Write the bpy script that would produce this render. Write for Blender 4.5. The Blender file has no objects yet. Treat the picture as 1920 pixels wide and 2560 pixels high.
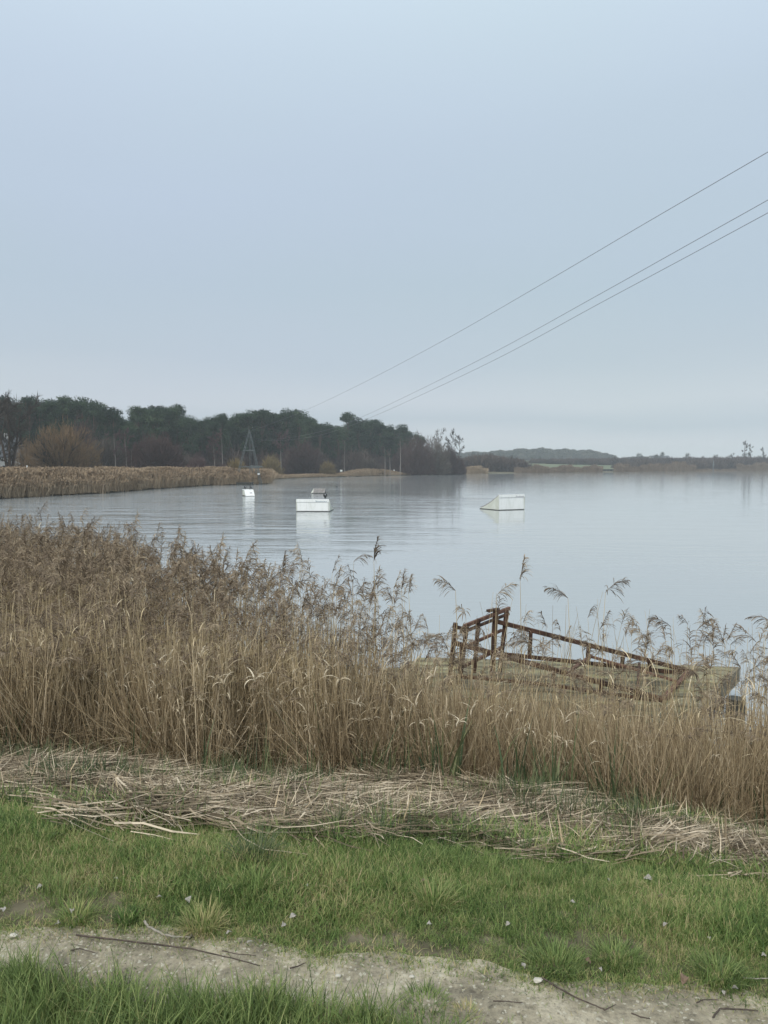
import bpy, math, random
import numpy as np
from mathutils import Vector, Matrix

rng = np.random.default_rng(11)
random.seed(11)
C = bpy.context.scene.collection
scene = bpy.context.scene

# ------------------------------------------------------------------ camera
EYE = 3.6                                   # metres above the lake
F = 1900.0                                  # focal length in photo pixels (1920 x 2560)
PITCH = math.atan(115.0 / F)
cam_d = bpy.data.cameras.new('camera')
cam = bpy.data.objects.new('camera', cam_d); C.objects.link(cam)
cam.location = (0, 0, EYE)
cam.rotation_euler = (math.pi / 2 - PITCH, 0, 0)
cam_d.sensor_fit = 'AUTO'; cam_d.sensor_width = 36.0
cam_d.lens = F / 2560 * 36.0
cam_d.clip_start = 0.05; cam_d.clip_end = 20000
scene.camera = cam

def S(r, g, b, k=1.0):
    f = lambda c: ((c / 255) / 12.92 if c / 255 <= .04045 else ((c / 255 + .055) / 1.055) ** 2.4) * k
    return (f(r), f(g), f(b), 1.0)

# ------------------------------------------------------------------ world
SUN_EL, SUN_AZ = math.radians(40), math.radians(-155)     # azimuth from +Y towards +X
SKY_STRENGTH = 0.1
w = bpy.data.worlds.new('World'); scene.world = w; w.use_nodes = True
nt = w.node_tree; nt.nodes.clear()
N = nt.nodes.new; L = nt.links.new
out = N('ShaderNodeOutputWorld'); bg = N('ShaderNodeBackground'); bg.inputs[1].default_value = SKY_STRENGTH
sky = N('ShaderNodeTexSky'); sky.sky_type = 'NISHITA'; sky.sun_disc = False
sky.sun_elevation = SUN_EL; sky.sun_rotation = SUN_AZ; sky.dust_density = 3
tc = N('ShaderNodeTexCoord'); sep = N('ShaderNodeSeparateXYZ'); L(tc.outputs['Generated'], sep.inputs[0])
# thick cloud: horizontal bands near the horizon, soft billows above
mp = N('ShaderNodeMapping'); mp.inputs['Scale'].default_value = (1.6, 1.6, 9.0); L(tc.outputs['Generated'], mp.inputs[0])
nz = N('ShaderNodeTexNoise'); nz.inputs['Scale'].default_value = 1.5; nz.inputs['Detail'].default_value = 3; nz.inputs['Roughness'].default_value = .45
L(mp.outputs[0], nz.inputs['Vector'])
wob = N('ShaderNodeMath'); wob.operation = 'MULTIPLY_ADD'; wob.inputs[1].default_value = .07; wob.inputs[2].default_value = -.035
L(nz.outputs[0], wob.inputs[0])
addz = N('ShaderNodeMath'); addz.operation = 'ADD'; L(sep.outputs[2], addz.inputs[0]); L(wob.outputs[0], addz.inputs[1])
ramp = N('ShaderNodeValToRGB'); L(addz.outputs[0], ramp.inputs[0])
K = 2 ** -.3 / SKY_STRENGTH
stops = [(-.02, (212, 218, 220)), (.03, (208, 215, 219)), (.055, (192, 204, 211)), (.08, (203, 212, 218)), (.14, (192, 205, 214)),
         (.22, (188, 204, 215)), (.32, (192, 208, 221)), (.42, (197, 213, 226)), (.54, (201, 217, 228)), (1.0, (222, 221, 216))]
cr = ramp.color_ramp
while len(cr.elements) < len(stops): cr.elements.new(.5)
for e, (p, c) in zip(cr.elements, stops):
    e.position = max(0, p); e.color = S(*c)
mul = N('ShaderNodeMix'); mul.data_type = 'RGBA'; mul.blend_type = 'MULTIPLY'; mul.inputs[0].default_value = 1
L(ramp.outputs[0], mul.inputs[6])
n2 = N('ShaderNodeTexNoise'); n2.inputs['Scale'].default_value = 1.3; n2.inputs['Detail'].default_value = 2
mp2 = N('ShaderNodeMapping'); mp2.inputs['Scale'].default_value = (1, 1, 2.2); mp2.inputs['Location'].default_value = (3.1, 1.2, .4)
L(tc.outputs['Generated'], mp2.inputs[0]); L(mp2.outputs[0], n2.inputs['Vector'])
r2 = N('ShaderNodeValToRGB'); r2.color_ramp.elements[0].position = .3; r2.color_ramp.elements[1].position = .7
r2.color_ramp.elements[0].color = (K * .97, K * .99, K * .985, 1); r2.color_ramp.elements[1].color = (K * .99, K * .985, K * 1.04, 1)
L(n2.outputs[0], r2.inputs[0])
sc_ = N('ShaderNodeVectorMath'); sc_.operation = 'MULTIPLY'
L(ramp.outputs[0], sc_.inputs[0]); L(r2.outputs[0], sc_.inputs[1])
zen = N('ShaderNodeMapRange'); zen.interpolation_type = 'SMOOTHSTEP'; zen.inputs[1].default_value = .35; zen.inputs[2].default_value = 1.0; zen.inputs[3].default_value = 1.0; zen.inputs[4].default_value = 1.75
L(sep.outputs[2], zen.inputs[0])          # an overcast sky is brightest overhead
zs = N('ShaderNodeVectorMath'); zs.operation = 'SCALE'; L(sc_.outputs[0], zs.inputs[0]); L(zen.outputs[0], zs.inputs['Scale'])
mx = N('ShaderNodeMix'); mx.data_type = 'RGBA'; mx.inputs[0].default_value = .04
L(zs.outputs[0], mx.inputs[6]); L(sky.outputs[0], mx.inputs[7])
L(mx.outputs[2], bg.inputs[0]); L(bg.outputs[0], out.inputs[0])

sun_d = bpy.data.lights.new('sun', 'SUN'); sun_d.energy = 1.5; sun_d.angle = math.radians(25); sun_d.color = (1, .95, .86)
sun = bpy.data.objects.new('sun', sun_d); C.objects.link(sun)
sdir = Vector((math.sin(SUN_AZ) * math.cos(SUN_EL), math.cos(SUN_AZ) * math.cos(SUN_EL), math.sin(SUN_EL)))
sun.rotation_euler = sdir.to_track_quat('Z', 'Y').to_euler()
sun.location = (0, -20, 30)
scene.view_settings.view_transform = 'Standard'; scene.view_settings.look = 'None'
scene.view_settings.exposure = 0.3; scene.view_settings.gamma = 1; scene.view_settings.use_curve_mapping = False
scene.render.engine = 'CYCLES'
scene.cycles.max_bounces = 6; scene.cycles.diffuse_bounces = 2; scene.cycles.transparent_max_bounces = 8
scene.cycles.volume_bounces = 1
scene.cycles.use_denoising = True

# ------------------------------------------------------------------ pixel -> world helpers (photo pixels)
CP, SP = math.cos(PITCH), math.sin(PITCH)
def ray(px, py):
    a, b = (px - 960.0), (1280.0 - py)
    return np.array([a, F * CP + b * SP, -F * SP + b * CP])
def at(px, py, Y):
    r = ray(px, py); t = Y / r[1]
    return Vector((r[0] * t, Y, EYE + r[2] * t))
def onz(px, py, z):
    r = ray(px, py); t = (z - EYE) / r[2]
    return Vector((r[0] * t, r[1] * t, z))
def onplane(px, py, A, B):
    r = ray(px, py); d = (B[0] - A[0], B[1] - A[1]); n = (-d[1], d[0])
    t = (A[0] * n[0] + A[1] * n[1]) / (r[0] * n[0] + r[1] * n[1])
    return Vector((r[0] * t, r[1] * t, EYE + r[2] * t))
def onground(px, py):
    r = ray(px, py); lo, hi = .5 / 1000, .05
    for _ in range(40):
        m = (lo + hi) / 2
        if EYE + r[2] * m > gz(r[0] * m, r[1] * m): lo = m
        else: hi = m
    return Vector((r[0] * lo, r[1] * lo, EYE + r[2] * lo))

# ------------------------------------------------------------------ mesh accumulator
class Acc:
    def __init__(s): s.v = []; s.f = []; s.t = []
    def quad(s, pts, tint=.5):
        n = len(s.v); s.v += [tuple(p) for p in pts]; s.t += [tint] * len(pts); s.f.append(tuple(range(n, n + len(pts))))
    def strip(s, pts, ws, side, tint=.5, tint2=None):
        n = len(s.v); k = len(pts)
        for i, (p, wd) in enumerate(zip(pts, ws)):
            p = np.asarray(p); sd = np.asarray(side if np.ndim(side) == 1 else side[i])
            s.v += [tuple(p - sd * wd / 2), tuple(p + sd * wd / 2)]
            tt = tint if tint2 is None else tint + (tint2 - tint) * i / (k - 1)
            s.t += [tt, tt]
        for i in range(k - 1):
            a = n + 2 * i; s.f.append((a, a + 1, a + 3, a + 2))
    def tube(s, pts, rs, sides=3, tint=.5, cap=True, tint2=None):
        pts = [np.asarray(p, float) for p in pts]; n0 = len(s.v); k = len(pts)
        up = np.array([0.0, 0, 1])
        for i, p in enumerate(pts):
            d = pts[min(i + 1, k - 1)] - pts[max(i - 1, 0)]; d = d / (np.linalg.norm(d) + 1e-9)
            a = np.cross(d, up if abs(d[2]) < .9 else np.array([1.0, 0, 0])); a /= np.linalg.norm(a) + 1e-9; b = np.cross(d, a)
            r = rs[i] if np.ndim(rs) else rs
            ra, rb = (r if np.ndim(r) else (r, r))
            tt = tint if tint2 is None else tint + (tint2 - tint) * i / (k - 1)
            for j in range(sides):
                an = 2 * math.pi * j / sides
                s.v.append(tuple(p + a * ra * math.cos(an) + b * rb * math.sin(an))); s.t.append(tt)
        for i in range(k - 1):
            for j in range(sides):
                q = n0 + i * sides + j; q2 = n0 + i * sides + (j + 1) % sides
                s.f.append((q, q2, q2 + sides, q + sides))
        if cap:
            s.f.append(tuple(n0 + j for j in range(sides))[::-1]); s.f.append(tuple(n0 + (k - 1) * sides + j for j in range(sides)))
    def bar(s, A, B, wd, ht, tint=.5, up=(0, 0, 1)):
        A = np.asarray(A, float); B = np.asarray(B, float); d = B - A; d /= np.linalg.norm(d)
        u = np.array(up, float)
        if abs(d @ u) > .95: u = np.array([1.0, 0, 0])
        a = np.cross(d, u); a /= np.linalg.norm(a); b = np.cross(a, d)
        n = len(s.v)
        for P in (A, B):
            for sx, sy in ((-1, -1), (1, -1), (1, 1), (-1, 1)):
                s.v.append(tuple(P + a * sx * wd / 2 + b * sy * ht / 2)); s.t.append(tint)
        for q in ((0, 1, 2, 3), (7, 6, 5, 4), (0, 4, 5, 1), (1, 5, 6, 2), (2, 6, 7, 3), (3, 7, 4, 0)): s.f.append(tuple(n + i for i in q))
    def box(s, lo, hi, tint=.5):
        x0, y0, z0 = lo; x1, y1, z1 = hi; n = len(s.v)
        s.v += [(x0, y0, z0), (x1, y0, z0), (x1, y1, z0), (x0, y1, z0), (x0, y0, z1), (x1, y0, z1), (x1, y1, z1), (x0, y1, z1)]; s.t += [tint] * 8
        for q in ((3, 2, 1, 0), (4, 5, 6, 7), (0, 1, 5, 4), (1, 2, 6, 5), (2, 3, 7, 6), (3, 0, 4, 7)): s.f.append(tuple(n + i for i in q))
    def mesh(s, name, m, smooth=False):
        me = bpy.data.meshes.new(name); me.from_pydata(s.v, [], s.f)
        at_ = me.attributes.new('tint', 'FLOAT', 'POINT'); at_.data.foreach_set('value', np.array(s.t, dtype=np.float32))
        me.materials.append(m)
        if smooth: me.polygons.foreach_set('use_smooth', [True] * len(me.polygons))
        me.update(); return me

def link(name, me, parent=None, loc=None):
    o = bpy.data.objects.new(name, me); C.objects.link(o)
    if parent is not None: o.parent = parent
    if loc is not None: o.location = loc
    return o
def bevel(o, wd, seg=1):
    md = o.modifiers.new('bevel', 'BEVEL'); md.width = wd; md.segments = seg; md.limit_method = 'ANGLE'
def thing(name, label, cat, loc=(0, 0, 0), rz=0, group=None):
    o = bpy.data.objects.new(name, None); C.objects.link(o); o.location = loc; o.rotation_euler = (0, 0, rz)
    o['label'] = label; o['category'] = cat
    if group: o['group'] = group
    return o
def tag(o, label=None, cat=None, group=None, kind=None):
    if label: o['label'] = label
    if cat: o['category'] = cat
    if group: o['group'] = group
    if kind: o['kind'] = kind
    return o
def dup(root, loc, rz=0, sc=1, label=None, group=None):
    r = root.copy(); C.objects.link(r); r.location = loc; r.rotation_euler = (0, 0, rz)
    r.scale = sc if np.ndim(sc) else (sc, sc, sc)
    if label: r['label'] = label
    if group: r['group'] = group
    for ch in list(root.children):
        c = ch.copy(); C.objects.link(c); c.parent = r
        for g in ch.children:
            d = g.copy(); C.objects.link(d); d.parent = c
    return r

# ------------------------------------------------------------------ materials
def new_mat(name):
    m = bpy.data.materials.new(name); m.use_nodes = True
    return m, m.node_tree, m.node_tree.nodes['Principled BSDF']
def setramp(r, stops):
    while len(r.elements) < len(stops): r.elements.new(.5)
    for e, (p, c) in zip(r.elements, stops): e.position = p; e.color = c if len(c) == 4 else (*c, 1)
def veg(name, stops, jitter=.35, rough=.75, transl=.0, spec=.25, patch=None):
    """dry or green plant matter: colour from the per-blade tint plus a random value per instance; patch = world-scale mottling"""
    m, t, b = new_mat(name); n = t.nodes; l = t.links
    a = n.new('ShaderNodeAttribute'); a.attribute_name = 'tint'
    oi = n.new('ShaderNodeObjectInfo')
    mm = n.new('ShaderNodeMath'); mm.operation = 'MULTIPLY_ADD'; mm.inputs[1].default_value = jitter; l.new(oi.outputs['Random'], mm.inputs[0])
    sb = n.new('ShaderNodeMath'); sb.operation = 'SUBTRACT'; sb.inputs[1].default_value = jitter / 2; l.new(a.outputs['Fac'], sb.inputs[0])
    l.new(sb.outputs[0], mm.inputs[2]); last = mm.outputs[0]
    if patch:
        g = n.new('ShaderNodeNewGeometry'); nz = n.new('ShaderNodeTexNoise'); nz.inputs['Scale'].default_value = patch[0]; nz.inputs['Detail'].default_value = 3
        l.new(g.outputs['Position'], nz.inputs['Vector'])
        p = n.new('ShaderNodeMath'); p.operation = 'MULTIPLY_ADD'; p.inputs[1].default_value = patch[1]; p.inputs[2].default_value = -patch[1] / 2
        l.new(nz.outputs[0], p.inputs[0]); q = n.new('ShaderNodeMath'); q.operation = 'ADD'; l.new(p.outputs[0], q.inputs[0]); l.new(last, q.inputs[1]); last = q.outputs[0]
    r = n.new('ShaderNodeValToRGB'); setramp(r.color_ramp, stops); l.new(last, r.inputs[0])
    l.new(r.outputs[0], b.inputs['Base Color']); b.inputs['Roughness'].default_value = rough; b.inputs['Specular IOR Level'].default_value = spec
    if transl:
        o = n['Material Output']; tr = n.new('ShaderNodeBsdfTranslucent'); l.new(r.outputs[0], tr.inputs[0])
        mx = n.new('ShaderNodeMixShader'); mx.inputs[0].default_value = transl; l.new(b.outputs[0], mx.inputs[1]); l.new(tr.outputs[0], mx.inputs[2]); l.new(mx.outputs[0], o.inputs[0])
    return m
def solid(name, stops, scale=4, detail=5, rough=.7, bump=0, bscale=30, metal=0, spec=.5, stretch=(1, 1, 1), dist=.02):
    m, t, b = new_mat(name); n = t.nodes; l = t.links
    g = n.new('ShaderNodeTexCoord'); mp = n.new('ShaderNodeMapping'); mp.inputs['Scale'].default_value = stretch; l.new(g.outputs['Object'], mp.inputs[0])
    nz = n.new('ShaderNodeTexNoise'); nz.inputs['Scale'].default_value = scale; nz.inputs['Detail'].default_value = detail; nz.inputs['Roughness'].default_value = .65
    l.new(mp.outputs[0], nz.inputs['Vector'])
    r = n.new('ShaderNodeValToRGB'); setramp(r.color_ramp, stops); l.new(nz.outputs[0], r.inputs[0]); l.new(r.outputs[0], b.inputs['Base Color'])
    b.inputs['Roughness'].default_value = rough; b.inputs['Metallic'].default_value = metal; b.inputs['Specular IOR Level'].default_value = spec
    if bump:
        n3 = n.new('ShaderNodeTexNoise'); n3.inputs['Scale'].default_value = bscale; n3.inputs['Detail'].default_value = 6; l.new(mp.outputs[0], n3.inputs['Vector'])
        bp = n.new('ShaderNodeBump'); bp.inputs['Strength'].default_value = bump; bp.inputs['Distance'].default_value = dist
        l.new(n3.outputs[0], bp.inputs['Height']); l.new(bp.outputs[0], b.inputs['Normal'])
    return m

M = {}
M['reed'] = veg('reed_stems', [(0, (.18, .135, .075)), (.35, (.44, .35, .205)), (.7, (.68, .56, .36)), (1, (.82, .72, .52))], .45, .6)
M['plume'] = veg('reed_plumes', [(0, (.07, .052, .036)), (.5, (.22, .17, .12)), (1, (.48, .39, .27))], .5, .85, .15)
M['tangle'] = veg('dead_leaf_blades', [(0, (.075, .055, .032)), (.4, (.29, .222, .132)), (.75, (.54, .43, .28)), (1, (.66, .56, .40))], .4, .7)
M['pale'] = veg('pale_dry_leaves', [(0, (.36, .28, .18)), (.5, (.55, .46, .32)), (1, (.78, .70, .54))], .4, .7, .15)
M['litter'] = veg('flattened_straw', [(0, (.075, .055, .032)), (.35, (.18, .14, .09)), (.65, (.33, .265, .18)), (1, (.60, .51, .38))], .7, .7, patch=(2.2, 1.1))
M['lawn'] = veg('lawn_grass', [(0, (.045, .085, .026)), (.3, (.135, .22, .062)), (.55, (.235, .33, .10)), (.8, (.42, .40, .18)), (1, (.56, .45, .27))], .4, .6, .3, patch=(2.2, .9))
M['tuft'] = veg('coarse_grass', [(0, (.065, .10, .035)), (.5, (.18, .26, .08)), (.85, (.34, .39, .15)), (1, (.44, .37, .19))], .3, .55, .25)
M['sedge'] = veg('sedge_leaves', [(0, (.035, .058, .03)), (.5, (.085, .125, .058)), (1, (.24, .25, .12))], .5, .5, .2)
M['needles'] = veg('pine_needles', [(0, (.008, .019, .010)), (.5, (.026, .052, .026)), (1, (.065, .10, .045))], .4, .8)
M['bark'] = veg('pine_bark', [(0, (.035, .026, .02)), (1, (.14, .10, .075))], .5, .9)
M['twig_orange'] = veg('orange_brown_twigs', [(0, (.06, .045, .03)), (.5, (.125, .09, .053)), (1, (.21, .14, .075))], .2, .85)
M['twig_red'] = veg('dark_red_twigs', [(0, (.028, .018, .018)), (.5, (.052, .034, .032)), (1, (.085, .054, .048))], .3, .85)
M['twig_grey'] = veg('grey_brown_twigs', [(0, (.035, .03, .026)), (.5, (.07, .059, .05)), (1, (.13, .11, .09))], .5, .85)
M['twig_yellow'] = veg('yellow_willow_twigs', [(0, (.075, .056, .028)), (.5, (.14, .105, .05)), (1, (.22, .17, .08))], .3, .85)
M['twig_pink'] = veg('pinkish_twigs', [(0, (.055, .038, .04)), (1, (.13, .085, .083))], .3, .85)
M['birch'] = veg('pale_birch_bark', [(0, (.11, .10, .095)), (1, (.34, .31, .28))], .3, .8)
M['wood_far'] = veg('distant_wood', [(0, (.025, .03, .022)), (.5, (.05, .054, .04)), (1, (.10, .092, .068))], .8, .9)
M['hedge'] = veg('hedge_twigs', [(0, (.025, .02, .02)), (.5, (.055, .043, .04)), (1, (.10, .075, .062))], .7, .9)
M['far_reed'] = veg('far_reed_stems', [(0, (.19, .14, .095)), (.5, (.36, .275, .185)), (1, (.50, .40, .28))], .12, .9, patch=(.05, .25))
M['rust'] = solid('rusty_steel', [(.3, (.022, .016, .013)), (.5, (.062, .036, .026)), (.7, (.13, .072, .048))], 7, 6, .85, .5, 60, spec=.3)
M['rust_red'] = solid('red_rust', [(.3, (.08, .042, .03)), (.6, (.17, .095, .07)), (.75, (.26, .155, .115))], 7, 6, .85, .5, 60, spec=.3)
M['moss'] = solid('mossy_planks', [(.30, (.085, .075, .05)), (.43, (.17, .155, .10)), (.54, (.25, .235, .15)), (.59, (.27, .255, .12)), (.70, (.42, .39, .31))], 2.2, 8, .9, .7, 40, stretch=(1, 3, 3))
_t = M['moss'].node_tree; _b = _t.nodes['Principled BSDF']; _c = _b.inputs['Base Color'].links[0].from_socket      # boards weather unevenly
_oi = _t.nodes.new('ShaderNodeObjectInfo'); _mr = _t.nodes.new('ShaderNodeMapRange'); _mr.inputs[3].default_value = .62; _mr.inputs[4].default_value = 1.25; _t.links.new(_oi.outputs['Random'], _mr.inputs[0])
_hs = _t.nodes.new('ShaderNodeHueSaturation'); _t.links.new(_c, _hs.inputs['Color']); _t.links.new(_mr.outputs[0], _hs.inputs['Value']); _t.links.new(_hs.outputs[0], _b.inputs['Base Color'])
M['deckwood'] = solid('weathered_wood', [(.3, (.11, .095, .065)), (.7, (.27, .24, .175))], 5, 6, .85, .6, 30, stretch=(.5, 4, 4))
M['post'] = solid('dark_wet_timber', [(.3, (.02, .025, .02)), (.7, (.07, .06, .045))], 4, 5, .7, .6, 30)
M['white'] = solid('white_boards', [(.3, (.64, .67, .63)), (.5, (.79, .81, .80)), (.7, (.82, .84, .83))], 1.3, 7, .45, spec=.4, stretch=(2.5, 2.5, .5))
M['white_dirty'] = solid('algae_stained_white', [(.3, (.50, .51, .42)), (.65, (.66, .68, .62))], 1.2, 5, .6)
M['greyboard'] = solid('grey_weathered_boards', [(.3, (.22, .21, .20)), (.7, (.36, .34, .33))], 3, 5, .8)
M['dark'] = solid('black_float', [(.3, (.012, .014, .012)), (.7, (.035, .038, .03))], 3, 4, .7)
M['ink'] = solid('faded_blue_lettering', [(0, (.09, .16, .22)), (1, (.13, .2, .26))], 3, 2, .7)
M['ink_grey'] = solid('faded_grey_lettering', [(0, (.20, .18, .22)), (1, (.28, .26, .30))], 3, 2, .7)
M['steel'] = solid('galvanised_steel', [(.3, (.09, .11, .11)), (.7, (.17, .19, .19))], 3, 4, .6, metal=.2)
M['cable'] = solid('steel_cable', [(0, (.14, .14, .155)), (1, (.19, .19, .205))], 3, 2, .6)
M['bird'] = solid('black_plumage', [(.3, (.012, .014, .016)), (.7, (.04, .042, .045))], 12, 4, .6)
M['bird_pale'] = solid('pale_breast_feathers', [(.3, (.25, .26, .27)), (.7, (.45, .46, .47))], 12, 4, .7)
M['beak'] = solid('horn_beak', [(0, (.25, .18, .08)), (1, (.35, .25, .1))], 5, 2, .5)
M['stick'] = solid('dark_twig_bark', [(.3, (.045, .035, .028)), (.7, (.13, .10, .08))], 25, 5, .85, .5, 120)
M['stick_pale'] = solid('pale_twig_bark', [(.3, (.20, .18, .15)), (.7, (.40, .37, .31))], 25, 5, .85, .5, 120)
M['deadleaf'] = solid('bleached_dead_leaf', [(.3, (.24, .22, .19)), (.7, (.48, .46, .42))], 30, 4, .7)
M['brownleaf'] = solid('brown_dead_leaf', [(.3, (.13, .085, .055)), (.7, (.24, .17, .115))], 30, 4, .7)
M['stone'] = solid('pale_limestone', [(.3, (.42, .40, .34)), (.7, (.66, .63, .55))], 14, 5, .8, .4, 50)
M['chip'] = solid('chalk_chips', [(.3, (.20, .18, .14)), (.7, (.48, .44, .35))], 30, 4, .85)
M['house'] = solid('pale_render', [(.3, (.52, .52, .50)), (.7, (.62, .62, .60))], .4, 4, .8)
M['roofm'] = solid('slate_roof', [(.3, (.07, .08, .09)), (.7, (.13, .14, .15))], .6, 4, .8)
M['glass'] = solid('window_glass', [(0, (.03, .04, .05)), (1, (.05, .06, .07))], 1, 2, .1)

def ground_mat():
    m, t, b = new_mat('bank_soil'); n = t.nodes; l = t.links
    g = n.new('ShaderNodeNewGeometry')
    nz = n.new('ShaderNodeTexNoise'); nz.inputs['Scale'].default_value = 5; nz.inputs['Detail'].default_value = 8; l.new(g.outputs['Position'], nz.inputs['Vector'])
    r = n.new('ShaderNodeValToRGB'); setramp(r.color_ramp, [(.3, (.06, .055, .03)), (.5, (.13, .115, .07)), (.7, (.22, .19, .13))]); l.new(nz.outputs[0], r.inputs[0])
    r2 = n.new('ShaderNodeValToRGB'); setramp(r2.color_ramp, [(.3, (.075, .055, .03)), (.55, (.16, .12, .075)), (.7, (.24, .185, .12))])
    n2 = n.new('ShaderNodeTexNoise'); n2.inputs['Scale'].default_value = 14; n2.inputs['Detail'].default_value = 8; l.new(g.outputs['Position'], n2.inputs['Vector']); l.new(n2.outputs[0], r2.inputs[0])
    sp = n.new('ShaderNodeSeparateXYZ'); l.new(g.outputs['Position'], sp.inputs[0])
    mr = n.new('ShaderNodeMapRange'); mr.inputs[1].default_value = 1.95; mr.inputs[2].default_value = 1.8; l.new(sp.outputs[2], mr.inputs[0])
    mx = n.new('ShaderNodeMix'); mx.data_type = 'RGBA'; l.new(mr.outputs[0], mx.inputs[0]); l.new(r.outputs[0], mx.inputs[6]); l.new(r2.outputs[0], mx.inputs[7])
    l.new(mx.outputs[2], b.inputs['Base Color']); b.inputs['Roughness'].default_value = .95
    bp = n.new('ShaderNodeBump'); bp.inputs['Strength'].default_value = .6; bp.inputs['Distance'].default_value = .03; l.new(n2.outputs[0], bp.inputs['Height']); l.new(bp.outputs[0], b.inputs['Normal'])
    return m
def path_mat():
    m, t, b = new_mat('trodden_path'); n = t.nodes; l = t.links
    g = n.new('ShaderNodeNewGeometry')
    def noise(s, d, ro=.6):
        q = n.new('ShaderNodeTexNoise'); q.inputs['Scale'].default_value = s; q.inputs['Detail'].default_value = d; q.inputs['Roughness'].default_value = ro; l.new(g.outputs['Position'], q.inputs['Vector']); return q
    a = noise(4.2, 9, .75); r = n.new('ShaderNodeValToRGB'); setramp(r.color_ramp, [(.33, (.15, .13, .095)), (.42, (.28, .25, .18)), (.51, (.40, .355, .26)), (.62, (.56, .505, .38))]); l.new(a.outputs[0], r.inputs[0])
    c = noise(45, 6, .7); r2 = n.new('ShaderNodeValToRGB'); setramp(r2.color_ramp, [(.3, (.5, .5, .5)), (.46, (.9, .9, .9)), (.66, (1.1, 1.1, 1.08)), (.72, (1.6, 1.58, 1.5))]); l.new(c.outputs[0], r2.inputs[0])
    mx = n.new('ShaderNodeMix'); mx.data_type = 'RGBA'; mx.blend_type = 'MULTIPLY'; mx.inputs[0].default_value = 1; l.new(r.outputs[0], mx.inputs[6]); l.new(r2.outputs[0], mx.inputs[7])
    # bits of pale chalk trodden into the surface
    v = n.new('ShaderNodeTexVoronoi'); v.inputs['Scale'].default_value = 60; v.inputs['Randomness'].default_value = 1
    wv = noise(30, 3); av = n.new('ShaderNodeMix'); av.data_type = 'VECTOR'; av.inputs[0].default_value = .03; l.new(g.outputs['Position'], av.inputs[4]); l.new(wv.outputs['Color'], av.inputs[5]); l.new(av.outputs[1], v.inputs['Vector'])
    lt = n.new('ShaderNodeMath'); lt.operation = 'LESS_THAN'; lt.inputs[1].default_value = .30; l.new(v.outputs['Distance'], lt.inputs[0])
    sc = n.new('ShaderNodeSeparateColor'); l.new(v.outputs['Color'], sc.inputs[0]); gt = n.new('ShaderNodeMath'); gt.operation = 'GREATER_THAN'; gt.inputs[1].default_value = .5; l.new(sc.outputs[0], gt.inputs[0])
    an = n.new('ShaderNodeMath'); an.operation = 'MULTIPLY'; l.new(lt.outputs[0], an.inputs[0]); l.new(gt.outputs[0], an.inputs[1])
    an2 = n.new('ShaderNodeMath'); an2.operation = 'MULTIPLY'; an2.inputs[1].default_value = .7; l.new(an.outputs[0], an2.inputs[0])
    m2 = n.new('ShaderNodeMix'); m2.data_type = 'RGBA'; l.new(an2.outputs[0], m2.inputs[0]); l.new(mx.outputs[2], m2.inputs[6]); m2.inputs[7].default_value = (.60, .57, .46, 1)
    l.new(m2.outputs[2], b.inputs['Base Color']); b.inputs['Roughness'].default_value = .95
    bp = n.new('ShaderNodeBump'); bp.inputs['Strength'].default_value = .8; bp.inputs['Distance'].default_value = .02; l.new(c.outputs[0], bp.inputs['Height']); l.new(bp.outputs[0], b.inputs['Normal'])
    return m
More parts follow.
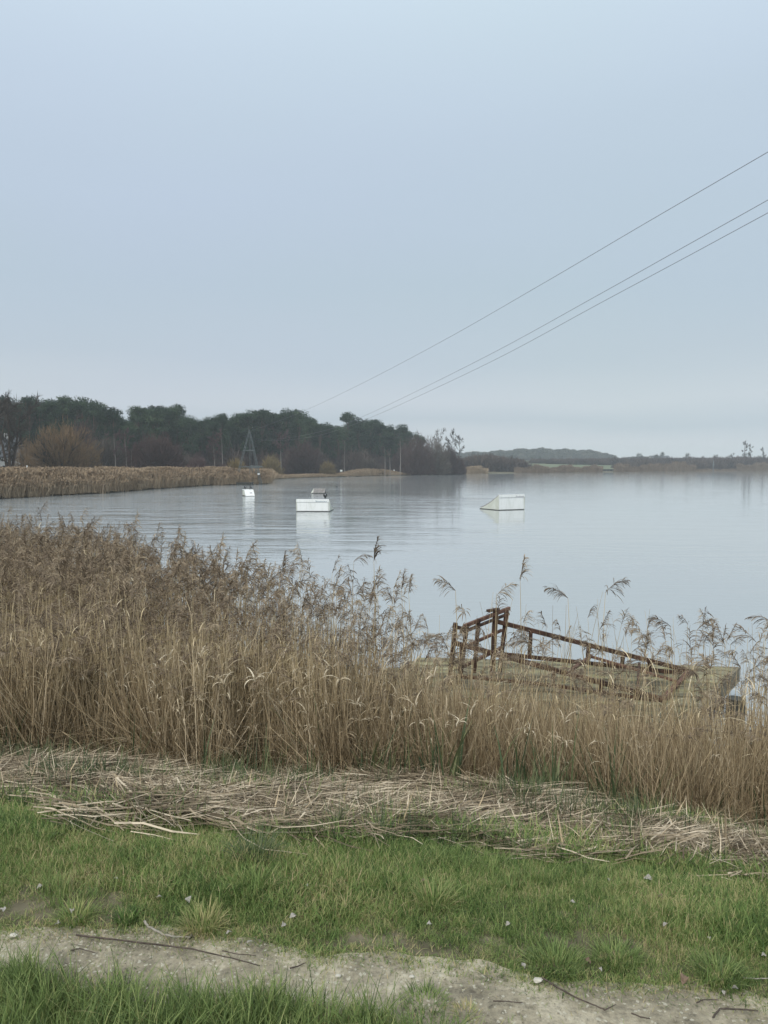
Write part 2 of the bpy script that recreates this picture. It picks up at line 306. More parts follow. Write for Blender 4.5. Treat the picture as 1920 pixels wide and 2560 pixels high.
def water_mat():
    m, t, b = new_mat('lake_water'); n = t.nodes; l = t.links
    b.inputs['Base Color'].default_value = (.37, .40, .405, 1); b.inputs['Roughness'].default_value = .05; b.inputs['IOR'].default_value = 2.0
    g = n.new('ShaderNodeNewGeometry')
    def noise(s, d, st, ro=.55, rz=0):
        mp = n.new('ShaderNodeMapping'); mp.inputs['Scale'].default_value = st; mp.inputs['Rotation'].default_value = (0, 0, rz); l.new(g.outputs['Position'], mp.inputs[0])
        q = n.new('ShaderNodeTexNoise'); q.inputs['Scale'].default_value = s; q.inputs['Detail'].default_value = d; q.inputs['Roughness'].default_value = ro; l.new(mp.outputs[0], q.inputs['Vector']); return q
    a = noise(3.6, 4, (.55, 1, 1), .6, .25); c = noise(.45, 3, (.5, 1, 1), .5, .2)
    patch = noise(.022, 3, (.55, 1, 1), .5, .1)
    # breeze: livelier towards the left, slack water to the right
    sp = n.new('ShaderNodeSeparateXYZ'); l.new(g.outputs['Position'], sp.inputs[0])
    ratio = n.new('ShaderNodeMath'); ratio.operation = 'MULTIPLY_ADD'; ratio.inputs[1].default_value = -.012; l.new(sp.outputs[0], ratio.inputs[0]); l.new(patch.outputs[0], ratio.inputs[2])
    mr = n.new('ShaderNodeMapRange'); mr.inputs[1].default_value = .42; mr.inputs[2].default_value = .75; mr.inputs[3].default_value = .12; mr.inputs[4].default_value = 1.0; l.new(ratio.outputs[0], mr.inputs[0])
    stk = noise(.30, 4, (.35, 1.3, 1), .65, .08); sr = n.new('ShaderNodeMapRange'); sr.inputs[1].default_value = .38; sr.inputs[2].default_value = .62; sr.inputs[3].default_value = .12; sr.inputs[4].default_value = .85; l.new(stk.outputs[0], sr.inputs[0])
    mr2 = n.new('ShaderNodeMath'); mr2.operation = 'MULTIPLY'; l.new(mr.outputs[0], mr2.inputs[0]); l.new(sr.outputs[0], mr2.inputs[1])
    h1 = n.new('ShaderNodeMath'); h1.operation = 'MULTIPLY_ADD'; h1.inputs[1].default_value = 2.2; l.new(c.outputs[0], h1.inputs[0]); l.new(a.outputs[0], h1.inputs[2])
    h2 = n.new('ShaderNodeMath'); h2.operation = 'MULTIPLY'; l.new(h1.outputs[0], h2.inputs[0]); l.new(mr2.outputs[0], h2.inputs[1])
    bp = n.new('ShaderNodeBump'); bp.inputs['Strength'].default_value = 1.0; bp.inputs['Distance'].default_value = .045; l.new(h2.outputs[0], bp.inputs['Height']); l.new(bp.outputs[0], b.inputs['Normal'])
    return m
M['ground'] = ground_mat(); M['path'] = path_mat(); M['water'] = water_mat()
M['shore'] = solid('shore_turf', [(.3, (.05, .05, .022)), (.5, (.10, .09, .05)), (.7, (.17, .14, .08))], .15, 6, .95)
M['field'] = solid('pasture', [(.3, (.085, .105, .05)), (.5, (.105, .13, .06)), (.7, (.135, .145, .08))], .02, 6, .95)

# ------------------------------------------------------------------ terrain
def sval(X, Y): return Y + .15 * X + .075 * (X + np.sqrt(X * X + .3))
_sz = np.array([-100, 2.95, 3.3, 4, 5, 6, 7, 8, 9, 10, 12, 16, 60]); _zz = np.array([2.0, 2.0, 1.93, 1.72, 1.4, 1.05, .7, .38, .1, -.15, -.6, -1.2, -1.5])
def gz(X, Y):
    X = np.asarray(X, float); Y = np.asarray(Y, float)
    s = sval(X, Y) + .12 * np.sin(X * 1.7 + 1) * np.sin(Y * .9)
    z = np.interp(s, _sz, _zz)
    k = np.clip((s - 3.0) / 1.0, 0, 1)
    return z + k * (.035 * np.sin(X * 2.3 + Y * 1.1) + .025 * np.sin(X * 5.1 - Y * 3.7 + 2)) + (1 - k) * .010 * np.sin(X * 3 + 1) * np.sin(Y * 4)
def grid_mesh(name, xs, ys, zf, m):
    X, Y = np.meshgrid(xs, ys); Z = zf(X, Y)
    v = np.stack([X, Y, Z], -1).reshape(-1, 3); nx, ny = len(xs), len(ys)
    i = np.arange(nx - 1)[None, :] + np.arange(ny - 1)[:, None] * nx
    f = np.stack([i, i + 1, i + nx + 1, i + nx], -1).reshape(-1, 4)
    me = bpy.data.meshes.new(name); me.from_pydata(v.tolist(), [], f.tolist()); me.materials.append(m)
    me.polygons.foreach_set('use_smooth', [True] * len(me.polygons)); return me
def spaced(lo, a, b, hi, fine, coarse):
    return np.concatenate([np.linspace(lo, a, coarse, endpoint=False), np.arange(a, b, fine), np.linspace(b, hi, coarse)])

bank = link('ground', grid_mesh('ground', spaced(-160, -6, 6, 160, .09, 26), spaced(-60, 1.2, 13, 60, .09, 22), gz, M['ground'])); tag(bank, kind='structure')
lakebed = link('lake_bed', grid_mesh('lake_bed', np.linspace(-9000, 9000, 9), np.linspace(-9000, 9000, 9), lambda X, Y: X * 0 - 2.0, M['shore'])); tag(lakebed, kind='structure')
wat = link('water', grid_mesh('water', spaced(-9000, -60, 60, 9000, 20, 6), spaced(5, 6, 200, 9000, 20, 6), lambda X, Y: X * 0, M['water'])); tag(wat, kind='structure')
# land round the lake: outline on the water plane, from left near to right far
outline_px = [(-700, 1290), (-250, 1262), (0, 1247), (250, 1234), (440, 1219), (520, 1214), (600, 1212), (668, 1210), (676, 1199), (770, 1194), (900, 1191), (1000, 1188.3), (1100, 1186), (1200, 1184.5), (1300, 1183),
              (1450, 1181.2), (1600, 1180), (1750, 1179), (1920, 1178), (2600, 1176)]
outline = [onz(x, y, 0) for x, y in outline_px]
def dist_shore(X, Y):
    """rough metres inland behind the far shoreline, along the line of sight"""
    an = X / np.maximum(Y, 1); oa = np.array([p.x / p.y for p in outline]); oy = np.array([p.y for p in outline])
    return Y - np.interp(an, oa, oy)
def land_z(d, an):
    hi = np.where(an > .05, 1.0, .35)
    return np.interp(d, [0, 3, 60, 260, 900, 3000, 7000], [-.25, .35, .8, 6.5, 14, 18, 20]) * hi + (1 - hi) * np.minimum(.5, d)
def far_land():
    oa = np.array([p.x / p.y for p in outline]); oy = np.array([p.y for p in outline])
    ds = np.array([0, 1.2, 3, 10, 30, 60, 100, 160, 260, 420, 600, 900, 1500, 3000, 7000])
    an = np.unique(np.concatenate([np.linspace(oa[0], oa[-1], 160), oa])); v = []; f = []
    for a in an:
        y0 = np.interp(a, oa, oy)
        for d in ds: v.append((a * (y0 + d), y0 + d, float(land_z(np.array(d), np.array(a)))))
    k = len(ds)
    for i in range(len(an) - 1):
        for j in range(k - 1): f.append((i * k + j, (i + 1) * k + j, (i + 1) * k + j + 1, i * k + j + 1))
    me = bpy.data.meshes.new('far_shore'); me.from_pydata(v, [], f); me.materials.append(M['shore']); me.materials.append(M['field'])
    for p in me.polygons:
        c = p.center; d = dist_shore(np.array(c.x), np.array(c.y))
        if d > 60 and c.x / c.y > .08: p.material_index = 1
        p.use_smooth = True
    return link('far_shore', me)
tag(far_land(), kind='structure')
def lz(X, Y): return float(land_z(np.array(dist_shore(np.array(X), np.array(Y))), np.array(X / Y)))

# ---- path: edges in photo pixels, turned into ground curves
up_px = [(-900, 2290), (0, 2328), (330, 2338), (600, 2352), (820, 2396), (1000, 2400), (1200, 2417), (1350, 2452), (1600, 2478), (1760, 2470), (1920, 2508), (2600, 2560)]
lo_px = [(-900, 2400), (0, 2440), (400, 2475), (640, 2505), (900, 2540), (1080, 2590), (1300, 2650), (1920, 2760), (2600, 2850)]
up_w = [onz(x, y, 2.0) for x, y in up_px]; lo_w = [onz(x, y, 2.0) for x, y in lo_px]
def ragged(x, ph): return .012 * np.sin(x * 7 + ph) + .010 * np.sin(x * 17 + ph * 2) + .006 * np.sin(x * 41 + ph)
def path_up(x): return np.interp(x, [p.x for p in up_w], [p.y for p in up_w]) + ragged(x, 1)
def path_lo(x): return np.interp(x, [p.x for p in lo_w], [p.y for p in lo_w]) + ragged(x, 4)
def make_path():
    xs = spaced(-20, -2.6, 2.6, 20, .02, 20); rows = 44; v = []
    for x in xs:
        a, b = float(path_lo(x)) - .05, float(path_up(x)) + .02
        for j in range(rows):
            t = j / (rows - 1); y = a + (b - a) * t
            edge = min(t, 1 - t) * 2
            zz = float(gz(x, y)) + .004 + .003 * edge + random.random() * .0012
            v.append((x, y, zz))
    f = [(i * rows + j, (i + 1) * rows + j, (i + 1) * rows + j + 1, i * rows + j + 1) for i in range(len(xs) - 1) for j in range(rows - 1)]
    me = bpy.data.meshes.new('path'); me.from_pydata(v, [], f); me.materials.append(M['path']); me.polygons.foreach_set('use_smooth', [True] * len(f))
    return link('path', me)
tag(make_path(), kind='structure')

# ------------------------------------------------------------------ haze
hz = Acc(); hz.box((-1500, -62, -3.2), (1500, 1900, 45.0))
hm = bpy.data.materials.new('haze'); hm.use_nodes = True; hm.node_tree.nodes.clear()
ho = hm.node_tree.nodes.new('ShaderNodeOutputMaterial'); hv = hm.node_tree.nodes.new('ShaderNodeVolumePrincipled')
hv.inputs['Color'].default_value = (.86, .94, 1, 1); hv.inputs['Density'].default_value = .00034; hm.node_tree.links.new(hv.outputs[0], ho.inputs['Volume'])
haze = link('haze', hz.mesh('haze', hm)); tag(haze, kind='stuff')

# ------------------------------------------------------------------ scatter (geometry nodes)
def scatter(name, variants, pts, rots, scl, idx):
    col = bpy.data.collections.new('lib_' + name)
    for i, me in enumerate(variants):
        o = bpy.data.objects.new('%s_lib_%02d' % (name, i), me); col.objects.link(o)
    me = bpy.data.meshes.new(name); me.from_pydata(np.asarray(pts).tolist(), [], [])
    a = me.attributes.new('rot', 'FLOAT_VECTOR', 'POINT'); a.data.foreach_set('vector', np.asarray(rots, np.float32).ravel())
    scl = np.asarray(scl, np.float32)
    if scl.ndim == 1: scl = np.stack([scl] * 3, -1)
    a = me.attributes.new('scl', 'FLOAT_VECTOR', 'POINT'); a.data.foreach_set('vector', scl.ravel())
    a = me.attributes.new('idx', 'INT', 'POINT'); a.data.foreach_set('value', np.asarray(idx, np.int32))
    o = link(name, me)
    ng = bpy.data.node_groups.new('scatter_' + name, 'GeometryNodeTree')
    ng.interface.new_socket('Geometry', in_out='INPUT', socket_type='NodeSocketGeometry'); ng.interface.new_socket('Geometry', in_out='OUTPUT', socket_type='NodeSocketGeometry')
    gi = ng.nodes.new('NodeGroupInput'); go = ng.nodes.new('NodeGroupOutput'); ip = ng.nodes.new('GeometryNodeInstanceOnPoints')
    ci = ng.nodes.new('GeometryNodeCollectionInfo'); ci.inputs['Collection'].default_value = col; ci.inputs['Separate Children'].default_value = True; ci.inputs['Reset Children'].default_value = True
    def attr(nm, ty):
        q = ng.nodes.new('GeometryNodeInputNamedAttribute'); q.data_type = ty; q.inputs['Name'].default_value = nm; return q.outputs['Attribute']
    ng.links.new(gi.outputs[0], ip.inputs['Points']); ng.links.new(ci.outputs[0], ip.inputs['Instance']); ip.inputs['Pick Instance'].default_value = True
    ng.links.new(attr('idx', 'INT'), ip.inputs['Instance Index']); ng.links.new(attr('scl', 'FLOAT_VECTOR'), ip.inputs['Scale'])
    e2r = ng.nodes.new('FunctionNodeEulerToRotation'); ng.links.new(attr('rot', 'FLOAT_VECTOR'), e2r.inputs[0]); ng.links.new(e2r.outputs[0], ip.inputs['Rotation'])
    ng.links.new(ip.outputs[0], go.inputs[0])
    md = o.modifiers.new('scatter', 'NODES'); md.node_group = ng
    o['kind'] = 'stuff'
    return o

U = rng.uniform
def blade(acc, base, az, length, lean, wd, tint, curl=1.2, seg=3, tip=.15, tint2=None):
    d = np.array([math.cos(az), math.sin(az), 0]); p = np.array(base, float); pts = [p.copy()]; ws = [wd]; a = lean
    for i in range(seg):
        p = p + (d * math.sin(a) + np.array([0, 0, 1]) * math.cos(a)) * length / seg; pts.append(p.copy()); a += curl / seg
        ws.append(wd * (1 - (1 - tip) * ((i + 1) / seg) ** 1.5))
    acc.strip(pts, ws, np.array([-math.sin(az), math.cos(az), 0]), tint, tint2)
def blade_clump(mname, n, rad, ln, lean, wd, tint, curl, seg=3):
    a = Acc()
    for _ in range(n):
        r = rad * math.sqrt(U()); t = U(0, 6.283)
        blade(a, (r * math.cos(t), r * math.sin(t), -.01), U(0, 6.283), U(*ln), U(*lean), U(*wd), U(*tint), U(*curl), seg)
    return a

# ------------------------------------------------------------------ near reeds
def droop(p0, d0, length, seg, grav):
    p = np.array(p0, float); d = np.array(d0, float); d /= np.linalg.norm(d); pts = [p.copy()]
    for _ in range(seg):
        d = d + np.array([0, 0, -grav]); d /= np.linalg.norm(d); p = p + d * length / seg; pts.append(p.copy())
    return pts
def plume(acc, p, d, size, n=34, lean=1.0):
    """a feathery one-sided drooping panicle that starts at p and heads along d"""
    axis = droop(p, np.array(d) + np.array([.15 * lean, 0, 0]), size, 6, -.0 + .16 * lean)
    for i in range(n):
        t = (i + U(0, 1)) / n; k = min(int(t * 6), 5); q = axis[k] + (axis[k + 1] - axis[k]) * (t * 6 - k)
        ln = size * (.62 * (1 - t) ** .7 + .18) * U(.7, 1.1)
        sd = np.array([U(.1, 1.0) * lean, U(-.55, .55), U(.3, .9)])
        pts = droop(q, sd, ln, 4, .42); az = U(0, 3.14)
        wv = size * .036 * U(.7, 1.3)
        acc.strip(pts, [wv * .6, wv, wv * 1.1, wv * .8, wv * .2], np.array([math.cos(az), math.sin(az), U(-.5, .5)]), U(.2, .7), U(.3, 1))
    acc.tube(axis, [.003, .003, .002, .002, .0015, .001, .001], 3, .4, False)
def reed_variant(kind):
    h = 2.0; bx, by = U(-.10, .10), U(-.10, .10)
    pts = [np.array([bx * (t ** 2) * 2 + .012 * math.sin(t * 6 + bx * 50), by * (t ** 2) * 2, h * t - .05]) for t in np.linspace(0, 1, 8)]
    st = Acc(); st.tube(pts, [.0048, .0046, .0044, .004, .0036, .003, .0024, .0018], 3, U(.25, .8), False, U(.3, .6))
    for _ in range(int(U(2, 6))):
        t = U(.12, .92); i = int(t * 7); p = pts[i]
        blade(st, p, U(0, 6.283), U(.15, .38), U(.1, .9), U(.006, .012), U(.3, 1), U(.8, 2.8), 4)
    pl = None
    if kind:
        pl = Acc(); plume(pl, pts[-1], pts[-1] - pts[-2], U(.16, .25), int(U(24, 34)), U(.6, 1.5) if kind == 1 else U(.15, .45))
    return st, pl
def merge(name, parts):
    """one mesh with several materials"""
    v, f, t, mi = [], [], [], []
    for k, (a, m) in enumerate(parts):
        n = len(v); v += a.v; t += a.t; f += [tuple(i + n for i in q) for q in a.f]; mi += [k] * len(a.f)
    me = bpy.data.meshes.new(name); me.from_pydata(v, [], f)
    q = me.attributes.new('tint', 'FLOAT', 'POINT'); q.data.foreach_set('value', np.array(t, np.float32))
    for a, m in parts: me.materials.append(m)
    me.polygons.foreach_set('material_index', mi); me.update(); return me
reed_vars = []
for i in range(16):
    st, pl = reed_variant(1 if i < 10 else (2 if i < 14 else 0))
    reed_vars.append(merge('reed_stand', [(st, M['reed'])] + ([(pl, M['plume'])] if pl else [])))

oa_ang = (np.array([-500, 0, 200, 400, 600, 800, 1000, 1100, 1300, 1900, 2500]) - 960) / F
oa_Y = np.array([22, 19, 17.5, 13.6, 11.2, 10.1, 9.3, 9.0, 8.6, 8.6, 8.6])
def front_s(X):                             # where the standing reeds begin, as s
    return 5.8 - .05 * np.clip((X - .2) / 2.3, 0, 1.2) + .15 * np.sin(X * 2.1) + .1 * np.sin(X * 5.3 + 1) + .5 * np.exp(-((X + .75) / .6) ** 2)
def reed_points(n):
    P = []
    while len(P) < n:
        Y = U(4.6, 22, 4000); X = Y * U(-.66, .66, 4000); s = sval(X, Y); ya = np.interp(X / Y, oa_ang, oa_Y); s0 = front_s(X)
        d_in = s - s0; d_out = ya - Y + U(-.5, .5, 4000)
        ok = (d_in > 0) & (d_out > 0)
        left = np.clip((.14 - X / Y) / .30, 0, 1)
        dens = np.where(d_in < 1.5, 1.0, .75) * (.27 + .73 * left) * np.clip(.25 + d_out / 3.0, 0, 1)
        dens *= .55 + .45 * (np.sin(X * 1.9 + Y * .7) * np.sin(Y * 1.3 - X) > -.35)
        dens *= Y / 14.0 if False else 1
        ok &= U(0, 1, 4000) < dens
        # keep the deck free
        ok &= ~on_deck(X, Y)
        P += list(zip(X[ok], Y[ok]))
    return np.array(P[:n])
DZ = .55
dBR = onz(1838, 1668, DZ); dBL = onz(1062, 1644, DZ)
bx_ = Vector((dBR.x - dBL.x, dBR.y - dBL.y, 0)); DW = bx_.length; bx_.normalize()
dFR = onz(1640, 1858, DZ); by_ = Vector((dFR.x - dBR.x, dFR.y - dBR.y, 0)); DD = by_.length; by_.normalize()   # the side edge runs askew to the planks, towards the bank
PERP = abs(bx_.x * by_.y - bx_.y * by_.x)
def on_deck(X, Y):
    side = dBR.x + (dBR.y - Y) / (-by_.y) * by_.x
    return (Y > deck_y(X)) & (X > .15) & (X < side + .12) & (Y < 13.2)
def deck_y(X): return (dBR + by_ * DD).y + (X - dBR.x) * bx_.y / bx_.x - .05
rp = reed_points(11000)
n = len(rp); X, Y = rp[:, 0], rp[:, 1]; G = np.maximum(gz(X, Y), -.4)
right = np.clip((X / Y + .05) / .35, 0, 1)
top = rng.normal(2.30, .22, n) - .30 * right - .25 * np.clip((9.5 - Y) / 2.5, 0, 1)
hh = np.clip((top - G) / 2.25, .35, 1.5)
az = np.where(U(0, 1, n) < .62, rng.normal(.2, .8, n), rng.normal(3.3, .8, n))
idx = rng.integers(0, 16, n)
short = U(0, 1, n) < np.clip((X / Y + .12) / .25, .42, .80) * np.where(X / Y > .30, .8, 1)       # broken-off and unflowered stalks, most of them at the right
hh = np.where(short, np.clip((rng.normal(1.08, .16, n) + .55 * np.clip((G - .2), 0, 1) + .62 * (X / Y < -.05) - G) / 2.0, .25, 1.1), hh); idx = np.where(short, rng.integers(14, 16, n), idx)
scatter('reeds', reed_vars, np.stack([X, Y, G], -1), np.stack([rng.normal(0, .05, n), rng.normal(0, .05, n), az], -1), np.stack([np.clip(hh, .8, 1.1), np.clip(hh, .8, 1.1), hh], -1), idx)

n = 150; xp = U(980, 2060, n); Yc = rng.choice([1, 1, 0], n) * U(0, 2.2, n) + U(5.9, 6.9, n); Xc = (xp - 960) / F * Yc; ok = ~on_deck(Xc, Yc) & (sval(Xc, Yc) > front_s(Xc)); Xc, Yc = Xc[ok], Yc[ok]; n = len(Xc); G = np.maximum(gz(Xc, Yc), -.3)
hh = (rng.normal(1.98, .16, n) + .1 * (Xc / Yc > .33) - G) / 2.25; az = np.where(U(0, 1, n) < .55, rng.normal(.2, .8, n), rng.normal(3.3, .8, n))
scatter('flowering_reeds', reed_vars, np.stack([Xc, Yc, G], -1), np.stack([rng.normal(0, .05, n), rng.normal(0, .06, n), az], -1), np.stack([np.ones(n), np.ones(n), hh], -1), rng.integers(0, 14, n))

# plain leaning stalks and dead blades filling the lower half of the bed
tangle = []
for i in range(10):
    a = Acc()
    for _ in range(16):
        r = .11 * math.sqrt(U()); t = U(0, 6.283)
        if U() < .34:
            az_ = U(0, 6.283); ln = U(.4, 1.45); le = abs(rng.normal(0, .30))
            p = np.array([r * math.cos(t), r * math.sin(t), -.03]); d = np.array([math.cos(az_) * math.sin(le), math.sin(az_) * math.sin(le), math.cos(le)])
            a.tube([p, p + d * ln * .5, p + d * ln + np.array([math.cos(az_), math.sin(az_), 0]) * .05], [.0036, .003, .0018], 3, U(.2, .85), False)
        else:
            blade(a, (r * math.cos(t), r * math.sin(t), -.03), U(0, 6.283), U(.30, 1.05), U(.0, .7), U(.004, .009), U(.05, .95), U(.1, 2.2), 5)
    tangle.append(a.mesh('dead_stalks', M['tangle']))
P = []
while len(P) < 7400:
    Yc = U(4.6, 12, 4000); Xc = Yc * U(-.66, .66, 4000); s = sval(Xc, Yc) - front_s(Xc)
    ok = (s > -.12) & (s < 3.4) & (U(0, 1, 4000) < np.exp(-np.maximum(s, 0) * .42)) & ~on_deck(Xc, Yc) & (Yc < np.interp(Xc / Yc, oa_ang, oa_Y))
    P += list(zip(Xc[ok], Yc[ok]))
P = np.array(P[:7400]); n = len(P); sc_t = U(.4, 1.1, n) * np.where(P[:, 0] / P[:, 1] > .0, .74, .92)
scatter('reed_undergrowth', tangle, np.stack([P[:, 0], P[:, 1], np.maximum(gz(P[:, 0], P[:, 1]), -.3)], -1), np.stack([rng.normal(0, .1, n), rng.normal(0, .1, n), U(0, 6.28, n)], -1), sc_t, rng.integers(0, 10, n))

# leafy half-height stalks with pale curled leaves
curly = []
for i in range(8):
    a = Acc(); h = 1.0; bx = U(-.12, .12); pts = [np.array([bx * t * t, .05 * math.sin(t * 3 + i), h * t - .03]) for t in np.linspace(0, 1, 6)]
    a.tube(pts, [.004, .004, .0035, .003, .0025, .002], 3, .25, False)
    for k in range(int(U(6, 11))):
        t = U(.3, 1); p = pts[min(int(t * 5), 5)]
        blade(a, p, U(0, 6.283), U(.07, .20), U(.1, .8), U(.010, .020), U(.2, 1), U(1.5, 3.2), 5, .1)
    curly.append(a.mesh('curled_leaf_stalks', M['pale']))
P = []
while len(P) < 620:
    Yc = U(4.6, 10, 3000); Xc = Yc * U(-.62, .62, 3000); s = sval(Xc, Yc) - front_s(Xc)
    w_ = .22 + .78 * np.exp(-((Xc + .9) / 1.4) ** 2) + .3 * np.exp(-((Xc - 1.2) / 1.0) ** 2)
    ok = (s > -.05) & (s < 1.6) & (U(0, 1, 3000) < w_) & ~on_deck(Xc, Yc)
    P += list(zip(Xc[ok], Yc[ok]))
P = np.array(P[:620]); n = len(P)
scatter('curled_leaf_reeds', curly, np.stack([P[:, 0], P[:, 1], np.maximum(gz(P[:, 0], P[:, 1]), -.2)], -1), np.stack([rng.normal(0, .12, n), rng.normal(0, .12, n), U(0, 6.28, n)], -1), U(.75, 1.25, n) * np.where(P[:, 0] / P[:, 1] > .04, .68, 1), rng.integers(0, 8, n))

# ------------------------------------------------------------------ flattened straw mat on the bank
lit = []
for i in range(10):
    a = Acc()
    for _ in range(16):
        th = rng.normal(0, .5); ln = U(.07, .40) if U() < .93 else U(.3, .5); z0 = U(.0, .035); c0 = np.array([U(-.12, .12), U(-.12, .12), z0]); d = np.array([math.cos(th), math.sin(th), rng.normal(0, .10)])
        bend = np.array([0, 0, U(-.02, .03)]); wd = U(.003, .008)
        sd = np.array([-math.sin(th), math.cos(th), U(-.5, .9)]); sd /= np.linalg.norm(sd)
        k_ = np.array([-d[1], d[0], 0]) * rng.normal(0, .05) * ln * 3; a.strip([c0 - d * ln / 2, c0 - d * ln * .15 + bend + k_ * .6, c0 + d * ln * .2 + bend * .5 + k_, c0 + d * ln / 2], [wd, wd, wd * .9, wd * .4], sd, U(.1, 1))
    lit.append(a.mesh('straw', M['litter']))
def litter_front(X): return 3.34 + .18 * np.clip(X, -1, 2.2) * .6 + .12 * np.sin(X * 2.7) + .09 * np.sin(X * 6.1) + .04 * np.sin(X * 14)
P = []
while len(P) < 9500:
    Yc = U(3.0, 9.5, 6000); Xc = Yc * U(-.68, .68, 6000); s = sval(Xc, Yc)
    lf = litter_front(Xc); bare = np.sin(Xc * 2.2 + Yc * 1.7) * np.sin(Yc * 3.1 - Xc * 1.3)
    ok = (s > lf + np.abs(rng.normal(0, .16, 6000)) - .05) & (s < front_s(Xc) + .5) & (U(0, 1, 6000) < np.clip((s - lf) * 1.6 + .35, 0, 1) * np.where(bare > .25, .22, 1))
    # right-hand part is thinner, with grass coming through
    ok &= ~((Xc > 1.0) & (s < 4.4) & (U(0, 1, 6000) < .45))
    P += list(zip(Xc[ok], Yc[ok]))
P = np.array(P[:9500]); n = len(P); Xc, Yc = P[:, 0], P[:, 1]
swirl = .10 * np.sin(Xc * 1.1) - .18 - .15 * np.clip(Xc / 3, -1, 1) + .5 * np.sin(Xc * .9 + Yc * 1.9) ** 3
slope = -np.arctan((gz(Xc, Yc) - gz(Xc, Yc + .1)) / .1)
rz_ = rng.normal(0, .28, n) + swirl
scatter('flattened_straw', lit, np.stack([Xc, Yc, gz(Xc, Yc) + .008 + U(0, .025, n)], -1), np.stack([slope * np.cos(rz_), rng.normal(0, .08, n), rz_], -1), U(.7, 1.25, n), rng.integers(0, 10, n))
# ragged upright straw bits: the low lip of the mat and the foot of the reeds
stub = []
for i in range(8):
    a = Acc()
    for _ in range(14):
        blade(a, (U(-.1, .1), U(-.08, .08), -.01), U(0, 6.283), U(.05, .24), U(.7, 1.5), U(.003, .008), U(.1, .95), U(-.2, 1.4), 3)
    stub.append(a.mesh('straw_tuft', M['tangle'] if i % 2 else M['litter']))
P = []
while len(P) < 1500:
    Yc = U(3.0, 9.5, 4000); Xc = Yc * U(-.66, .66, 4000); s = sval(Xc, Yc); lf = litter_front(Xc)
    lip = np.exp(-((s - lf - .55) / .3) ** 2) * .9 + np.exp(-((s - front_s(Xc)) / .35) ** 2) + .18
    ok = (s > lf) & (s < front_s(Xc) + .4) & (U(0, 1, 4000) < lip)
    P += list(zip(Xc[ok], Yc[ok]))
P = np.array(P[:1500]); n = len(P)
scatter('straw_tufts', stub, np.stack([P[:, 0], P[:, 1], gz(P[:, 0], P[:, 1]) + .01], -1), np.stack([U(0, 0, n), U(0, 0, n), U(0, 6.28, n)], -1), U(.7, 1.3, n), rng.integers(0, 8, n))

# green sedge blades coming through the straw and at the reeds' feet
sed = [blade_clump('sedge', 7, .04, (.12, .30), (.02, .35), (.006, .011), (.1, .9), (.0, .9), 4).mesh('sedge', M['sedge']) for _ in range(6)]
P = []
while len(P) < 1500:
    Yc = U(3.2, 9.0, 3000); Xc = Yc * U(-.64, .64, 3000); s = sval(Xc, Yc); lf = litter_front(Xc); cl = np.sin(Xc * 3.1 + 1) * np.sin(Yc * 2.3 + Xc)
    ok = (s > lf - .1) & (s < front_s(Xc) + .9) & (U(0, 1, 3000) < np.where(s > 5.4, np.where(Xc > .9, .30, .10), np.where(cl > .1, .8, .12)))
    P += list(zip(Xc[ok], Yc[ok]))
P = np.array(P[:1500]); n = len(P); s_ = sval(P[:, 0], P[:, 1])
scatter('sedge', sed, np.stack([P[:, 0], P[:, 1], gz(P[:, 0], P[:, 1])], -1), np.stack([rng.normal(0, .08, n), rng.normal(0, .08, n), U(0, 6.28, n)], -1), U(.6, 1.1, n) * np.where(s_ > 5.5, U(1.3, 2.5, n), np.where(s_ < 4.2, .6, .85)), rng.integers(0, 6, n))

# ------------------------------------------------------------------ lawn
lawn = [blade_clump('lawn', 34, .05, (.022, .066), (.1, .9), (.0022, .0042), (.05, .8), (.2, 1.4), 3).mesh('lawn_clump', M['lawn']) for _ in range(8)]
lawn += [blade_clump('lawn', 30, .045, (.022, .06), (.2, 1.1), (.0022, .004), (.55, 1.0), (.2, 1.4), 3).mesh('lawn_clump', M['lawn']) for _ in range(2)]
P = []
while len(P) < 25000:
    Yc = U(1.3, 4.9, 9000); Xc = U(-3.4, 3.4, 9000); s = sval(Xc, Yc); lf = litter_front(Xc)
    pu, plw = path_up(Xc), path_lo(Xc)
    beyond = (Yc > pu - .03) & (U(0, 1, 9000) < np.clip((Yc - pu) * 6 + .25, 0, 1)); near = (Yc < plw)
    bare = np.sin(Xc * 5.3 + 1.3) * np.sin(Yc * 6.1 + Xc * 2)
    edge = (Yc - pu < .28) & (bare > .30) & (U(0, 1, 9000) > .22)
    inlit = (s > lf) & (U(0, 1, 9000) > np.where(Xc > .4, .7, .5) * np.exp(-(s - lf) * np.where(Xc > .4, .75, 1.3)))
    ok = (beyond | near) & ~edge & ~inlit & (np.abs(Xc) < Yc * .62 + .5) & (Yc > 1.3)
    ok &= ~(near & (U(0, 1, 9000) > .5))
    P += list(zip(Xc[ok], Yc[ok]))
P = np.array(P[:25000]); n = len(P); cl = np.sin(P[:, 0] * 1.7 + 2) * np.sin(P[:, 1] * 3.3 + P[:, 0]); pick = rng.integers(0, 8, n); pick = np.where(U(0, 1, n) < np.where(cl > .25, .30, .07), rng.integers(8, 10, n), pick)
d_up = P[:, 1] - path_up(P[:, 0])
scatter('lawn_grass', lawn, np.stack([P[:, 0], P[:, 1], gz(P[:, 0], P[:, 1])], -1), np.stack([rng.normal(0, .15, n), rng.normal(0, .15, n), U(0, 6.28, n)], -1), U(.5, 1.1, n) * np.where((d_up > 0) & (d_up < .2), .7, 1) * (1 + .3 * np.sin(P[:, 0] * 2.9) * np.sin(P[:, 1] * 4.1)) * np.where(sval(P[:, 0], P[:, 1]) > litter_front(P[:, 0]), 1.9, 1), pick)
